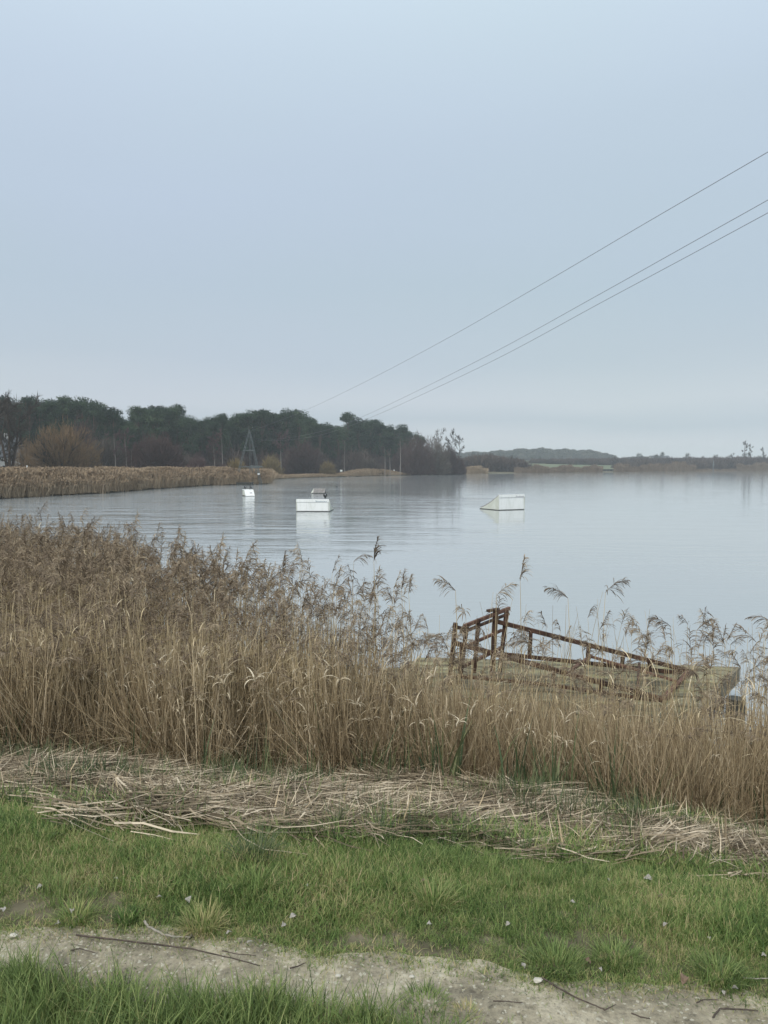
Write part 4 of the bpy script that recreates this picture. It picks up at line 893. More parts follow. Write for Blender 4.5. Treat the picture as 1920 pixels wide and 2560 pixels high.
p = at(1648, 1147, 800); house('farmhouse', 'pale long farmhouse below the rounded skyline tree', (p.x, 800, lz(p.x, 800) + 1), .1, 20, 8, 3.5, 2.6, 4)

# small things along the left shore
o = thing('sign_post', 'thin white post with a crossbar in front of the orange bush', 'post', at(68, 1184, 125)); o.location.z = .4
for nm, A, B, wd in [('pole', (0, 0, 0), (0, 0, 3.3), .14), ('crossbar', (-.8, 0, 2.35), (.55, 0, 2.35), .10)]:
    a = Acc(); a.bar(A, B, wd, wd); link(nm, a.mesh(nm, M['white']), o)
o = thing('slide_frame', 'small white tubular frame showing above the reeds below the red thicket', 'frame', at(434, 1180, 176)); o.location.z = .6
for k, (A, B) in enumerate([((-.9, 0, 0), (-.4, 0, 2.7)), ((.0, 0, 0), (-.4, 0, 2.7)), ((.3, .8, 0), (.6, .8, 2.6)), ((1.6, 0, 0), (1.2, 0, 2.4)), ((-.4, 0, 2.6), (1.2, 0, 2.4))]):
    a = Acc(); a.tube([A, B], [.05, .05], 5); link('tube', a.mesh('tube', M['white']), o)
def cabinet(px, py, Yd, w_, h_, lab, nm='marker_box'):
    p = at(px, py, Yd); o = thing(nm, lab, 'box', (p.x, Yd, p.z))
    a = Acc(); a.box((-w_ / 2, -w_ / 3, 0), (w_ / 2, w_ / 3, h_)); b_ = link('body', a.mesh('body', M['white']), o); bevel(b_, .03)
    a = Acc(); a.box((-w_ / 2 - .05, -w_ / 3 - .05, h_), (w_ / 2 + .05, w_ / 3 + .05, h_ + .08)); link('lid', a.mesh('lid', M['greyboard']), o)
    for s_ in (-1, 1):
        a = Acc(); a.bar((s_ * w_ * .35, 0, -1.2), (s_ * w_ * .35, 0, 0), .09, .09); link('leg', a.mesh('leg', M['greyboard']), o)
cabinet(853, 1179, 262, .8, .6, 'small white box on the shore behind the golden willow bush')
cabinet(533, 1181, 150, .5, .5, 'tiny white box above the reeds left of the pylon')
cabinet(985, 1177, 300, .6, .4, 'small pale box at the foot of the wood right of centre')
# sluice with pale struts and channel post on the far right shore
p = onz(1505, 1180, 0); q = onz(1533, 1180, 0)
o = thing('sluice', 'dark sluice opening with three pale slanting struts in the far reed belt', 'sluice', (p.x, p.y - 1, 0))
a = Acc(); a.box((0, 0, -.3), (q.x - p.x, 3, 1.7)); link('wall', a.mesh('wall', M['dark']), o)
for k in range(3):
    a = Acc(); x0 = (q.x - p.x) * (.25 + .28 * k); a.bar((x0, -.6, -.2), (x0 + .9, -.6, 1.5), .22, .22); link('strut', a.mesh('strut', M['steel']), o)
p = onz(1783, 1181, 0)
o = thing('channel_post', 'thin grey-green marker post in the water before the far right shore', 'post', p)
for nm, A, B, wd in [('pole', (0, 0, -.3), (0, 0, 7.2), .5), ('head', (0, 0, 3.2), (0, 0, 6.0), .9)]:
    a = Acc(); a.tube([A, B], [wd / 2, wd / 2 * .5], 8); link(nm, a.mesh(nm, M['steel']), o)

# ------------------------------------------------------------------ pylon, cables
base = onz(652, 1211, 0); Yp = base.y
P0 = lambda px, py, dy=0: np.array(at(px, py, Yp + dy))
pyl = thing('pylon', 'tall A-shaped lattice pylon of grey steel standing at the reed bed end', 'pylon', (0, 0, 0))
def truss(A0, A1, w0, w1, name):
    """two parallel chords with zigzag lacing"""
    a = Acc(); d = A1 - A0; nseg = 16; sd = np.array([1.0, 0, 0])
    for s_ in (-1, 1):
        for t_ in (-1, 1):
            a.tube([A0 + sd * s_ * w0 / 2 + np.array([0, t_ * w0 / 2, 0]), A1 + sd * s_ * w1 / 2 + np.array([0, t_ * w1 / 2, 0])], [.028, .028], 4)
    for i in range(nseg):
        t0, t1 = i / nseg, (i + 1) / nseg; s_ = 1 if i % 2 else -1; wa, wb = w0 + (w1 - w0) * t0, w0 + (w1 - w0) * t1
        for t_ in (-1, 1): a.tube([A0 + d * t0 + sd * s_ * wa / 2 + np.array([0, t_ * wa / 2, 0]), A0 + d * t1 - sd * s_ * wb / 2 + np.array([0, t_ * wb / 2, 0])], [.018, .018], 3)
    link(name, a.mesh(name, M['steel']), pyl)
apex = P0(622.5, 1080)
truss(P0(588, 1212), apex, .42, .18, 'leg'); truss(P0(652, 1211), apex + np.array([.2, 0, 0]), .42, .18, 'leg')
truss(P0(628, 1206, 7), apex + np.array([0, .3, 0]), .42, .18, 'leg')
for nm, A, B, th in [('crossbar', (608, 1126), (636, 1126), .16), ('crossbar', (597, 1167), (656, 1167), .14), ('crossbar', (626, 1164), (655, 1166), .12)]:
    a = Acc(); a.bar(P0(*A, .5 if nm == 'crossbar' else 0), P0(*B, .5), th, th); link(nm, a.mesh(nm, M['steel']), pyl)
a = Acc(); A = P0(626, 1168, 1); B = P0(648, 1168, 1); a.box((A[0], Yp + .2, A[2] - .1), (B[0], Yp + 2.2, A[2])); pf = link('platform', a.mesh('platform', M['steel']), pyl)
for k in range(4):
    x = A[0] + (B[0] - A[0]) * k / 3; a = Acc(); a.tube([(x, Yp + .2, A[2] - 1.2), (x, Yp + .2, A[2])], [.04, .04], 5); link('hanger', a.mesh('hanger', M['steel']), pyl)
for px in (593.5, 647):
    q = P0(px, 1185); a = Acc(); a.box((q[0] - .2, Yp - .3, q[2] - .12), (q[0] + .2, Yp + .1, q[2] + .12)); link('lamp_box', a.mesh('lamp_box', M['white']), pyl)
a = Acc(); q = apex; a.tube([q, q + np.array([0, 0, .55])], [.12, .05], 8); link('cap', a.mesh('cap', M['steel']), pyl)
# mooring raft
A = onz(597, 1212, 0); B = onz(634, 1212, 0)
rf = thing('mooring_raft', 'dark green flat raft moored at the tip of the left reed bed', 'raft', (A.x, A.y - 2.2, 0))
a = Acc(); a.box((0, 0, -.1), (B.x - A.x, 2.0, .42)); link('float', a.mesh('float', M['dark']), rf)
a = Acc(); a.box((-.08, -.08, .42), (B.x - A.x + .08, 2.08, .52)); link('deck', a.mesh('deck', M['post']), rf)

# cables: a vertical plane from the pylon to a mast beside us, out of frame to the right
def cable(name, label, pix, Y0, P1, r_):
    A = at(pix[0][0], pix[0][1], Y0); pts = []
    for px, py in pix:
        # distance along the plan line A -> P1
        if px == pix[0][0]: pts.append(A); continue
        pts.append(onplane(px, py, A, P1))
    pts.append(pts[-1] + (pts[-1] - pts[-2]).normalized() * 2.5)
    # smooth through the points
    fine = []; q_ = [np.array(p) for p in pts]
    for i in range(len(q_) - 1):          # Catmull-Rom through the read points
        p0, p1, p2, p3 = q_[max(i - 1, 0)], q_[i], q_[i + 1], q_[min(i + 2, len(q_) - 1)]
        for t in np.linspace(0, 1, 9)[:-1]: fine.append(.5 * (2 * p1 + (p2 - p0) * t + (2 * p0 - 5 * p1 + 4 * p2 - p3) * t * t + (3 * p1 - p0 - 3 * p2 + p3) * t ** 3))
    fine.append(q_[-1]); a = Acc(); a.tube(fine, r_ * .8, 6); cu = a.mesh(name, M['cable'], True)
    return tag(link(name, cu), label, 'cable', 'ski-tow cables')
# height along each cable read at several places of the photo
cable('cable', 'topmost steel cable, slanting up from the pylon tip to the right edge', [(623, 1079), (660, 1066), (700, 1051), (770, 1023), (900, 961), (1100, 856), (1350, 713), (1600, 566), (1920, 380)], Yp, (11, 17), .011)
cable('cable', 'middle of the three cables, upper one of the close pair', [(640, 1098), (700, 1097), (760, 1088), (840, 1068), (930, 1031), (1060, 969), (1250, 873), (1500, 735), (1700, 623), (1920, 500)], Yp, (12, 17), .011)
cable('cable', 'lowest of the three cables, just under the close pair\'s upper one', [(644, 1101), (700, 1101), (780, 1092), (860, 1070), (945, 1036), (1060, 984), (1250, 893), (1500, 758), (1700, 651), (1920, 532)], Yp, (12.6, 17), .011)

# ------------------------------------------------------------------ ramps on the water
def kicker(name, label, px, py, W, Ln, H, rz, band=True, letters=None, ink='ink', curve=1.7, low=.12):
    """local x = across the ramp, local y = away from its high vertical end"""
    c = onz(px, py, 0); o = thing(name, label, 'ramp', c, rz); n = 10
    prof = [(Ln * t, low + (H - low) * (1 - t) ** curve) for t in np.linspace(0, 1, n)]
    a = Acc(); a.box((-W / 2 + .02, 0, .05), (W / 2 - .02, .05, H - (.2 if band else 0)), .5); bevel(link('end_panel', a.mesh('end_panel', M['white']), o), .01)
    for s_ in (-1, 1):
        a = Acc(); x = s_ * W / 2
        side = [(x, 0.0, .05)] + [(x, y, z - .03) for y, z in prof] + [(x, Ln, .05)]
        a.quad(side if s_ > 0 else side[::-1]); sp_ = link('side_panel', a.mesh('side_panel', M['white_dirty']), o); md = sp_.modifiers.new('t', 'SOLIDIFY'); md.thickness = .05; md.offset = -1
    a = Acc(); k0 = len(a.v)
    for y, z in prof: a.v += [(-W / 2 - .02, y, z), (W / 2 + .02, y, z)]; a.t += [.5, .5]
    for i in range(n - 1): a.f.append((2 * i, 2 * i + 1, 2 * i + 3, 2 * i + 2))
    rp_ = link('ramp_surface', a.mesh('ramp_surface', M['greyboard']), o); md = rp_.modifiers.new('t', 'SOLIDIFY'); md.thickness = .05; md.offset = 1
    a = Acc(); a.box((-W / 2 - .03, .03, -.25), (W / 2 + .03, Ln + .1, .06)); link('float', a.mesh('float', M['dark']), o)
    if band:
        a = Acc(); a.box((-W / 2 - .02, -.045, H - .19), (W / 2 + .02, .06, H + .055)); bd = link('top_band', a.mesh('top_band', M['white']), o); bevel(bd, .01)
        if letters:
            x0, x1, hgt = letters; nl = 11; wdl = (x1 - x0) / nl
            for i in range(nl):
                b0 = x0 + i * wdl; hh_ = hgt * (1.3 if i == 0 else (1.0 if i in (2, 4, 5, 8) else .7)); l_ = Acc()
                l_.box((b0, -.050, H - .165), (b0 + wdl * .2, -.0455, H - .165 + hh_)); l_.box((b0 + wdl * .5, -.050, H - .165), (b0 + wdl * .68, -.0455, H - .165 + hh_ * .7))
                l_.box((b0 + wdl * .2, -.050, H - .165 + hh_ * .35), (b0 + wdl * .5, -.0455, H - .165 + hh_ * .6))
                if i == 0: l_.box((b0 + wdl * .2, -.050, H - .165 + hh_ * .8), (b0 + wdl * .5, -.0455, H - .165 + hh_)); l_.box((b0 + wdl * .2, -.050, H - .165), (b0 + wdl * .5, -.0455, H - .165 + hh_ * .2))
                link('letter', l_.mesh('letter', M[ink]), bd)
    return o
mid = kicker('kicker_ramp', 'white floating ski ramp with one cormorant on its top edge', 782, 1279, 2.55, 3.0, .93, -.05, True, (.25, 1.15, .10), 'ink')
rgt = kicker('kicker_ramp', 'largest white floating ramp, alone on open water at the right', 1279, 1275, 2.5, 2.7, 1.22, .45, True, (.42, 1.2, .10), 'ink_grey', 1.35)

def cormorant(name, label, loc, rz, s_=1.0, breast=True, lean=.25):
    o = thing(name, label, 'bird', loc, rz); o.scale = (s_,) * 3
    a = Acc()
    sp_ = [(-.26, 0, .06), (-.20, 0, .13), (-.12, 0, .22), (-.03, 0, .34), (.03, 0, .45), (.055, 0, .53), (.05, 0, .60), (.045, 0, .66), (.06, 0, .71), (.10, 0, .735), (.14, 0, .735)]
    rs = [(.018, .010), (.045, .02), (.075, .06), (.10, .09), (.09, .085), (.06, .055), (.034, .034), (.028, .028), (.03, .03), (.032, .03), (.016, .016)]
    a.tube(sp_, rs, 10, .5); link('body', a.mesh('body', M['bird'], True), o)
    for sgn in (-1, 1):
        w_ = Acc(); w_.tube([(.02, sgn * .075, .46), (-.05, sgn * .10, .34), (-.15, sgn * .075, .20), (-.23, sgn * .03, .10)], [(.05, .02), (.075, .025), (.05, .02), (.012, .008)], 8); link('wing', w_.mesh('wing', M['bird'], True), o)
        l_ = Acc(); l_.tube([(.0, sgn * .05, .26), (.01, sgn * .05, .10), (.02, sgn * .05, 0)], [.03, .016, .012], 6)
        for t in (-.5, 0, .5): l_.tube([(.01, sgn * .05, .008), (.09, sgn * .05 + t * .07, .006)], [.008, .005], 4)
        link('leg', l_.mesh('leg', M['bird']), o)
    b_ = Acc(); b_.tube([(.14, 0, .737), (.19, 0, .733), (.215, 0, .718)], [.011, .008, .004], 6); link('beak', b_.mesh('beak', M['beak']), o)
    if breast:
        c_ = Acc(); c_.tube([(.098, 0, .47), (.075, 0, .36), (-.01, 0, .24)], [(.035, .02), (.05, .028), (.02, .015)], 8); link('breast', c_.mesh('breast', M['bird_pale'], True), o)
    return o
top_mid = at(813, 1253.5, mid.location.y); cormorant('cormorant', 'cormorant facing us on the ramp with the pale breast showing', (top_mid.x, mid.location.y + .02, .985), -1.45, .92)
# low white slider box with two cormorants
lc = onz(625.5, 1240.5, 0)
sl = thing('slider_box', 'small white slider box floating left, with two cormorants on it', 'ramp', (lc.x, lc.y, 0), .35)
W2, L2, H2 = 1.1, 2.5, .76
a = Acc(); vs = [(-W2 / 2, 0, .05), (W2 / 2, 0, .05), (W2 / 2, .9, H2), (-W2 / 2, .9, H2)]
a.quad(vs); s1 = link('front_slope', a.mesh('front_slope', M['white']), sl); md = s1.modifiers.new('t', 'SOLIDIFY'); md.thickness = .05; md.offset = -1
a = Acc(); a.box((-W2 / 2, .9, H2 - .06), (W2 / 2, L2, H2)); link('top_board', a.mesh('top_board', M['white']), sl)
for s_ in (-1, 1):
    a = Acc(); x = s_ * (W2 / 2 - .06); q = [(x, .12, .06), (x, L2, .06), (x, L2, H2 - .07), (x, .92, H2 - .07)]; a.quad(q if s_ > 0 else q[::-1]); s1 = link('side_panel', a.mesh('side_panel', M['white_dirty']), sl); md = s1.modifiers.new('t', 'SOLIDIFY'); md.thickness = .04; md.offset = -1
a = Acc(); a.box((-W2 / 2 + .02, .1, -.2), (W2 / 2 - .02, L2 - .02, .055)); link('float', a.mesh('float', M['dark']), sl)
a = Acc(); a.box((.02, .34, .335), (.32, .46, .35)); a.v = [(x, y, .05 + (y / .9) * (H2 - .05) + .006 + (z - .335) * .3) for x, y, z in a.v]; link('mark', a.mesh('mark', M['ink_grey']), sl)
def on_slider(x, y): 
    c_, s_ = math.cos(.35), math.sin(.35); return (lc.x + x * c_ - y * s_, lc.y + x * s_ + y * c_, H2)
cormorant('cormorant', 'black cormorant in profile, right-hand bird on the slider box', on_slider(.22, 1.15), math.pi * .92, 1.0, False)
cormorant('cormorant', 'paler hunched cormorant, left-hand bird on the slider box', on_slider(-.28, 1.7), -1.2, .92, True)
# grey slatted raft
gc = onz(797, 1233.5, 0)
gr = thing('slatted_float', 'small grey slatted float behind the ramp with the single cormorant', 'float', (gc.x, gc.y, 0), -.12)
Wg = 1.55
for k in range(6):
    a = Acc(); y0 = .18 * k; z0 = .12 + .095 * k
    a.bar((-Wg / 2, y0 * .6, z0), (Wg / 2, y0 * .6, z0), .03, .082, up=(0, .5, .8)); link('slat', a.mesh('slat', M['greyboard']), gr)
for s_ in (-1, 0, 1):
    a = Acc(); a.bar((s_ * Wg * .48, -.03, .05), (s_ * Wg * .48, .56, .68), .05, .05); link('rail', a.mesh('rail', M['greyboard']), gr)
a = Acc(); q = [(-Wg / 2 - .35, .3, .03), (-Wg / 2, 0, .06), (-Wg / 2, .55, .66), (-Wg / 2 - .05, .6, .6)]; a.quad(q); s1 = link('side_panel', a.mesh('side_panel', M['white_dirty']), gr); md = s1.modifiers.new('t', 'SOLIDIFY'); md.thickness = .03
a = Acc(); a.box((-Wg / 2 - .2, .02, -.12), (Wg / 2, .7, .09)); link('float', a.mesh('float', M['dark']), gr)
def duck(px, py, lab, rz):
    c = onz(px, py, 0); o = thing('duck', lab, 'bird', c, rz)
    a = Acc(); a.tube([(-.26, 0, .10), (-.18, 0, .08), (0, 0, .06), (.12, 0, .09), (.17, 0, .15), (.19, 0, .21), (.24, 0, .22)], [(.01, .01), (.06, .04), (.10, .08), (.07, .06), (.035, .035), (.038, .036), (.01, .01)], 8); link('body', a.mesh('body', M['bird'], True), o)
    a = Acc(); a.tube([(.235, 0, .215), (.29, 0, .205)], [.014, .008], 5); link('beak', a.mesh('beak', M['beak']), o)
duck(842, 1217, 'tiny dark waterbird afloat right of the grey slatted float', 2.8); duck(1238, 1211, 'tiny dark waterbird afloat beyond the largest white ramp', .3)
duck(1560, 1184, 'tiny pale-lit waterbird close under the far reed belt', .3)

# ------------------------------------------------------------------ timber deck
dk = thing('timber_deck', 'mossy timber landing stage on posts at the edge of the reeds', 'landing stage', (0, 0, 0))
npl = 15; pw = DD / npl
for i in range(npl):
    a = Acc(); c = dBR + by_ * (pw * (i + .5)); left_cut = -DW + (U(-.12, .12)); z = DZ + U(-.014, .008)
    A = c + bx_ * left_cut; B = c + bx_ * U(-.0, .02); a.bar((A.x, A.y, z - .03), (B.x, B.y, z - .03 + U(-.006, .006)), pw * PERP - U(.014, .032), .055)
    pl_ = link('plank', a.mesh('plank', M['moss']), dk)
a = Acc(); A = dBR + bx_ * .035 - by_ * .02; B = dBR + bx_ * .035 + by_ * (DD + .02); a.bar((A.x, A.y, DZ - .11), (B.x, B.y, DZ - .11), .06, .22); link('side_beam', a.mesh('side_beam', M['deckwood']), dk)
a = Acc(); A = dBR - by_ * .04 - bx_ * .0; B = dBL - by_ * .04; a.bar((A.x, A.y, DZ - .10), (B.x, B.y, DZ - .10), .06, .18); link('back_beam', a.mesh('back_beam', M['deckwood']), dk)
a = Acc(); A = dBR + by_ * (DD + .04); B = dBL + by_ * (DD + .04); a.bar((A.x, A.y, DZ - .10), (B.x, B.y, DZ - .10), .06, .20); link('front_beam', a.mesh('front_beam', M['deckwood']), dk)
for u in (.5, 1.6, 2.7):
    A = dBR + by_ * u; B = dBL + by_ * u; a = Acc(); a.bar((A.x, A.y, DZ - .13), (B.x, B.y, DZ - .13), .1, .14); link('joist', a.mesh('joist', M['post']), dk)
for u, v in [(.18, .35), (.18, 1.7), (.2, 3.0), (2.4, .4), (2.4, 3.0), (4.2, .4), (4.2, 3.0)]:
    c = dBR - bx_ * u + by_ * v; a = Acc(); a.tube([(c.x, c.y, -1.4), (c.x, c.y, DZ - .12)], [.12, .11], 10); link('post', a.mesh('post', M['post']), dk)
c = at(1832, 1745, 9.9); mp_ = Acc(); mp_.tube([(0, 0, -1.5), (.02, 0, c.z)], [.13, .12], 12)
mo = tag(link('mooring_post', mp_.mesh('mooring_post', M['post']), None, (c.x + .02, 9.9, 0)), 'dark round timber pile standing beside the deck\'s right edge', 'post')

# ------------------------------------------------------------------ rusty frame (pixels of the photo -> two upright side planes on the deck)
fz = lambda x, y: (1080 + .4822 * x, 1480 + .4822 * y)
N1 = onz(*fz(1200, 560), DZ + .03); N2 = onz(*fz(1330, 412), DZ + .03); N3 = onz(*fz(88, 482), DZ + .03); N4 = onz(*fz(350, 412), DZ + .03)
near = lambda x, y: np.array(onplane(*fz(x, y), N3, N1)); farp = lambda x, y: np.array(onplane(*fz(x, y), N4, N2)); hip = lambda x, y: np.array(onplane(*fz(x, y), N3, N4)); end = lambda x, y: np.array(onplane(*fz(x, y), N1, N2))
fr_ = thing('ramp_frame', 'rusty brown steel frame of a dismantled ramp lying on the mossy deck', 'frame', (0, 0, 0))
def fb(name, A, B, w_=.06, h_=.06, m='rust'):
    a = Acc(); a.bar(A, B, w_ * .74, h_ * .74); o = link(name, a.mesh(name, M[m]), fr_); bevel(o, .005); return o
fb('top_rail', farp(335, 153), farp(1332, 408), .07, .085); fb('top_rail', near(102, 260), near(1204, 558), .07, .085)
fb('bottom_rail', farp(366, 322), farp(1295, 420), .06, .075); fb('bottom_rail', near(98, 432), near(600, 480), .06, .06); fb('bottom_rail', near(596, 480), near(1196, 566), .06, .06)
fb('bottom_rail', farp(560, 462), farp(845, 456), .05, .05, 'rust_red'); fb('bottom_rail', farp(1050, 487), farp(1245, 500), .05, .05)
for x, y0, y1 in [(512, 205, 332), (812, 280, 368), (990, 335, 385), (1130, 362, 400)]: fb('strut', farp(x, y0), farp(x - 6, y1), .07, .07)
for x, y0, y1 in [(150, 288, 440), (632, 398, 478), (1068, 508, 545), (880, 455, 520)]: fb('strut', near(x, y0), near(x - 4, y1), .06, .06)
fb('post', near(122, 160), near(88, 486), .08, .08); fb('post', hip(182, 172), hip(146, 445), .075, .075); fb('post', hip(242, 138), hip(218, 420), .075, .075)
fb('post', hip(330, 92), hip(312, 440), .095, .095); fb('post', hip(388, 90), hip(350, 415), .08, .08)
fb('lip_bar', hip(165, 178), hip(402, 84), .06, .07, 'rust_red'); fb('lip_bar', hip(160, 208), hip(398, 112), .06, .05)
fb('lip_bar', hip(288, 98), hip(345, 88), .08, .05, 'rust'); fb('stub', hip(112, 178), hip(168, 192), .07, .07)
fb('brace', hip(130, 402), hip(362, 288), .06, .06, 'rust_red'); fb('brace', hip(196, 272), hip(362, 198), .055, .055, 'rust_red')
fb('end_bar', end(1196, 556), end(1334, 408), .09, .06, 'rust_red'); fb('end_bar', end(1210, 572), end(1345, 420), .08, .05, 'rust_red')
fb('cross_bar', near(722, 404), farp(826, 332), .06, .06, 'rust_red'); fb('slanting_bar', farp(828, 336), end(1268, 462), .05, .05, 'rust_red')
fb('cross_bar', near(1066, 500), farp(1075, 372), .05, .05)

# ------------------------------------------------------------------ standout reeds, each a thing
solo = [(945, 1375, 8.3, -.3, 'tallest reed of the middle, its plume swept up alone against the water', 2), (1016, 1445, 8.5, .2, 'left one of two slim upright plumes right of the tallest middle reed', 2), (1033, 1456, 8.4, .2, 'right one of two slim upright plumes right of the tallest middle reed', 2),
        (1150, 1450, 8.2, 3.0, 'reed with a hooked plume left of the rusty frame\'s high end', 1), (1312, 1424, 8.4, .1, 'tall reed with a slim upright plume rising behind the frame\'s lip', 2), (1235, 1462, 8.6, .3, 'reed with a small bent plume above the frame\'s lip', 1),
        (1432, 1468, 8.1, 3.1, 'reed whose comb-like plume bends left high over the rusty frame', 1), (1506, 1455, 8.2, .2, 'tall reed with a cross-topped plume over the frame\'s middle', 1), (1690, 1540, 7.9, 3.0, 'reed with a small plume bending left over the deck\'s back edge', 1),
        (1728, 1548, 7.8, .4, 'leaning reed with a long feathered plume above the frame\'s low end', 1), (1780, 1592, 7.8, 1.2, 'lone thin reed over the right part of the deck', 2), (1903, 1545, 7.4, .3, 'tall dark-tipped reed at the right edge of the picture', 1),
        (452, 1322, 11.5, .2, 'tall reed standing above the bed in the left half', 2), (355, 1308, 12.5, 3.0, 'tall reed with a dense plume a little left of its equal', 1), (715, 1405, 9.4, .1, 'reed whose straight pale stem tops the left bed near the middle', 2)]
for px, py, Yd, azs, lab, kd in solo:
    tp = at(px, py + 28, Yd); g0 = max(float(gz(tp.x, Yd)), -.4); h = tp.z - g0; hs = 1 if kd == 1 else .35
    o = thing('reed', lab, 'reed', (tp.x, Yd, g0), azs)
    pts = [np.array([.05 * t * t * (1 if kd == 1 else -1), .03 * math.sin(t * 4 + px), h * t]) for t in np.linspace(0, 1, 9)]
    a = Acc(); a.tube(pts, [.0055, .0055, .005, .005, .0045, .004, .0035, .003, .002], 4, .45); link('stem', a.mesh('stem', M['reed']), o)
    a = Acc(); plume(a, pts[-1], pts[-1] - pts[-2], U(.22, .30), 44, 1.1 if kd == 1 else .3); link('plume', a.mesh('plume', M['plume']), o)
    for _ in range(3):
        i = int(U(3, 7)); a = Acc(); blade(a, pts[i], U(0, 6.28), U(.2, .35), U(.2, .8), .011, U(.4, .9), U(.8, 2.4), 5); link('leaf', a.mesh('leaf', M['reed']), o)
# thin plumeless stalks over the water behind the frame
st = []
for i in range(5):
    a = Acc(); b = U(-.12, .12); pts = [np.array([b * t * t * 2, 0, 2.0 * t]) for t in np.linspace(0, 1, 6)]; a.tube(pts, [.004, .004, .0035, .003, .0025, .0012], 3, .3, False)
    blade(a, pts[3], U(0, 6.28), .25, .3, .007, .5, .8, 4); st.append(a.mesh('bare_stalk', M['reed']))
n = 90; xp = U(1080, 2000, n); Yc = U(7.7, 8.5, n); Xc = (xp - 960) / F * Yc; G = np.maximum(gz(Xc, Yc), -.3)
scatter('bare_reed_stalks', st, np.stack([Xc, Yc, G], -1), np.stack([rng.normal(0, .06, n), rng.normal(0, .07, n), U(0, 6.28, n)], -1), np.stack([np.ones(n), np.ones(n), U(.65, 1.02, n)], -1), rng.integers(0, 5, n))

# ------------------------------------------------------------------ sticks, leaves, stone and tussocks
def stick(label, pix, r0, r1, mat_='stick', branch=None):
    pts = [onground(x, y) + Vector((0, 0, r0 + .013)) for x, y in pix]
    o = thing('stick', label, 'stick', pts[0]); fine = []; r0 *= .75; r1 *= .75
    for i in range(len(pts) - 1):
        for t in np.linspace(0, 1, 7)[:-1 if i < len(pts) - 2 else None]:
            q = pts[i].lerp(pts[i + 1], t) - pts[0]; fine.append(np.array(q) + np.array([U(-1, 1), U(-1, 1), U(0, .3)]) * r0 * .35)
    a = Acc(); a.tube(fine, list(np.linspace(r0, r1, len(fine)) * U(.85, 1.15, len(fine))), 7, .5); link('stem', a.mesh('stem', M[mat_], True), o)
    for b_ in (branch or []):
        q = [np.array(onground(x, y) + Vector((0, 0, .014)) - pts[0]) for x, y in b_]; a = Acc(); a.tube(q, list(np.linspace(r1 * 1.2, r1 * .5, len(q))), 5); link('twig', a.mesh('twig', M[mat_]), o)
stick('longest thin dark stick lying straight along the path', [(190, 2350), (330, 2366), (480, 2385), (580, 2408), (650, 2427)], .0042, .0022, 'stick')
stick('curved pale-ended stick at the grass edge above the longest one', [(362, 2316), (370, 2330), (410, 2350), (440, 2356), (476, 2357)], .006, .0035, 'stick_pale', [[(470, 2357), (480, 2345)]])
stick('fine twig lying right of the curved stick', [(555, 2388), (590, 2396), (640, 2400)], .0025, .0015)
stick('short dark twig in the middle of the path', [(724, 2433), (745, 2428), (764, 2419)], .0035, .002)
stick('thin twig by the grass on the left part of the path', [(176, 2388), (200, 2383), (238, 2394)], .003, .0015)
stick('forked dark twig slanting down the bright right part of the path', [(1352, 2456), (1400, 2486), (1450, 2512), (1510, 2537)], .004, .0025, 'stick', [[(1510, 2537), (1525, 2530), (1540, 2522)]])
stick('short straight twig beside the small tussock on the path', [(1232, 2515), (1270, 2516), (1306, 2520)], .0028, .0018)
stick('crooked black twig at the lower right corner of the path', [(1782, 2558), (1792, 2545), (1800, 2535), (1850, 2537), (1895, 2541)], .004, .0025)
stick('small curved twig near the bottom right of the path', [(1578, 2546), (1600, 2555), (1625, 2560)], .003, .002)
stick('pale straight straw at the right edge beside the big tussock', [(1858, 2457), (1890, 2459), (1935, 2458)], .003, .002, 'stick_pale')
stick('short kinked twig below the right tussocks', [(1742, 2520), (1755, 2512), (1796, 2512)], .0028, .0016)
def leaf(px, py, lab, sz_=.03, mat_='deadleaf', rz=None):
    sz_ *= .36; c = onground(px, py) + Vector((0, 0, .018)); a = Acc(); n = 6
    L_ = [np.array([sz_ * (t - .5) * 2, 0, sz_ * .5 * math.sin(t * 3)]) for t in np.linspace(0, 1, n)]
    w_ = [sz_ * .7 * math.sin(math.pi * min(.97, max(.03, t))) * U(.8, 1.2) for t in np.linspace(0, 1, n)]
    for s_ in (-1, 1):
        k = len(a.v)
        for p_, q in zip(L_, w_): a.v += [tuple(p_), (p_[0], s_ * q, p_[2] + q * U(-.3, .9))]; a.t += [.5, .5]
        for i in range(n - 1): a.f.append((k + 2 * i, k + 2 * i + 1, k + 2 * i + 3, k + 2 * i + 2))
    o = link('dead_leaf', a.mesh('dead_leaf', M[mat_]), None, c); o.rotation_euler = (U(-.3, .3), U(-.3, .3), U(0, 6.28) if rz is None else rz)
    md = o.modifiers.new('t', 'SOLIDIFY'); md.thickness = .0006
    tag(o, lab, 'leaf', 'dead leaves scattered on the grass')
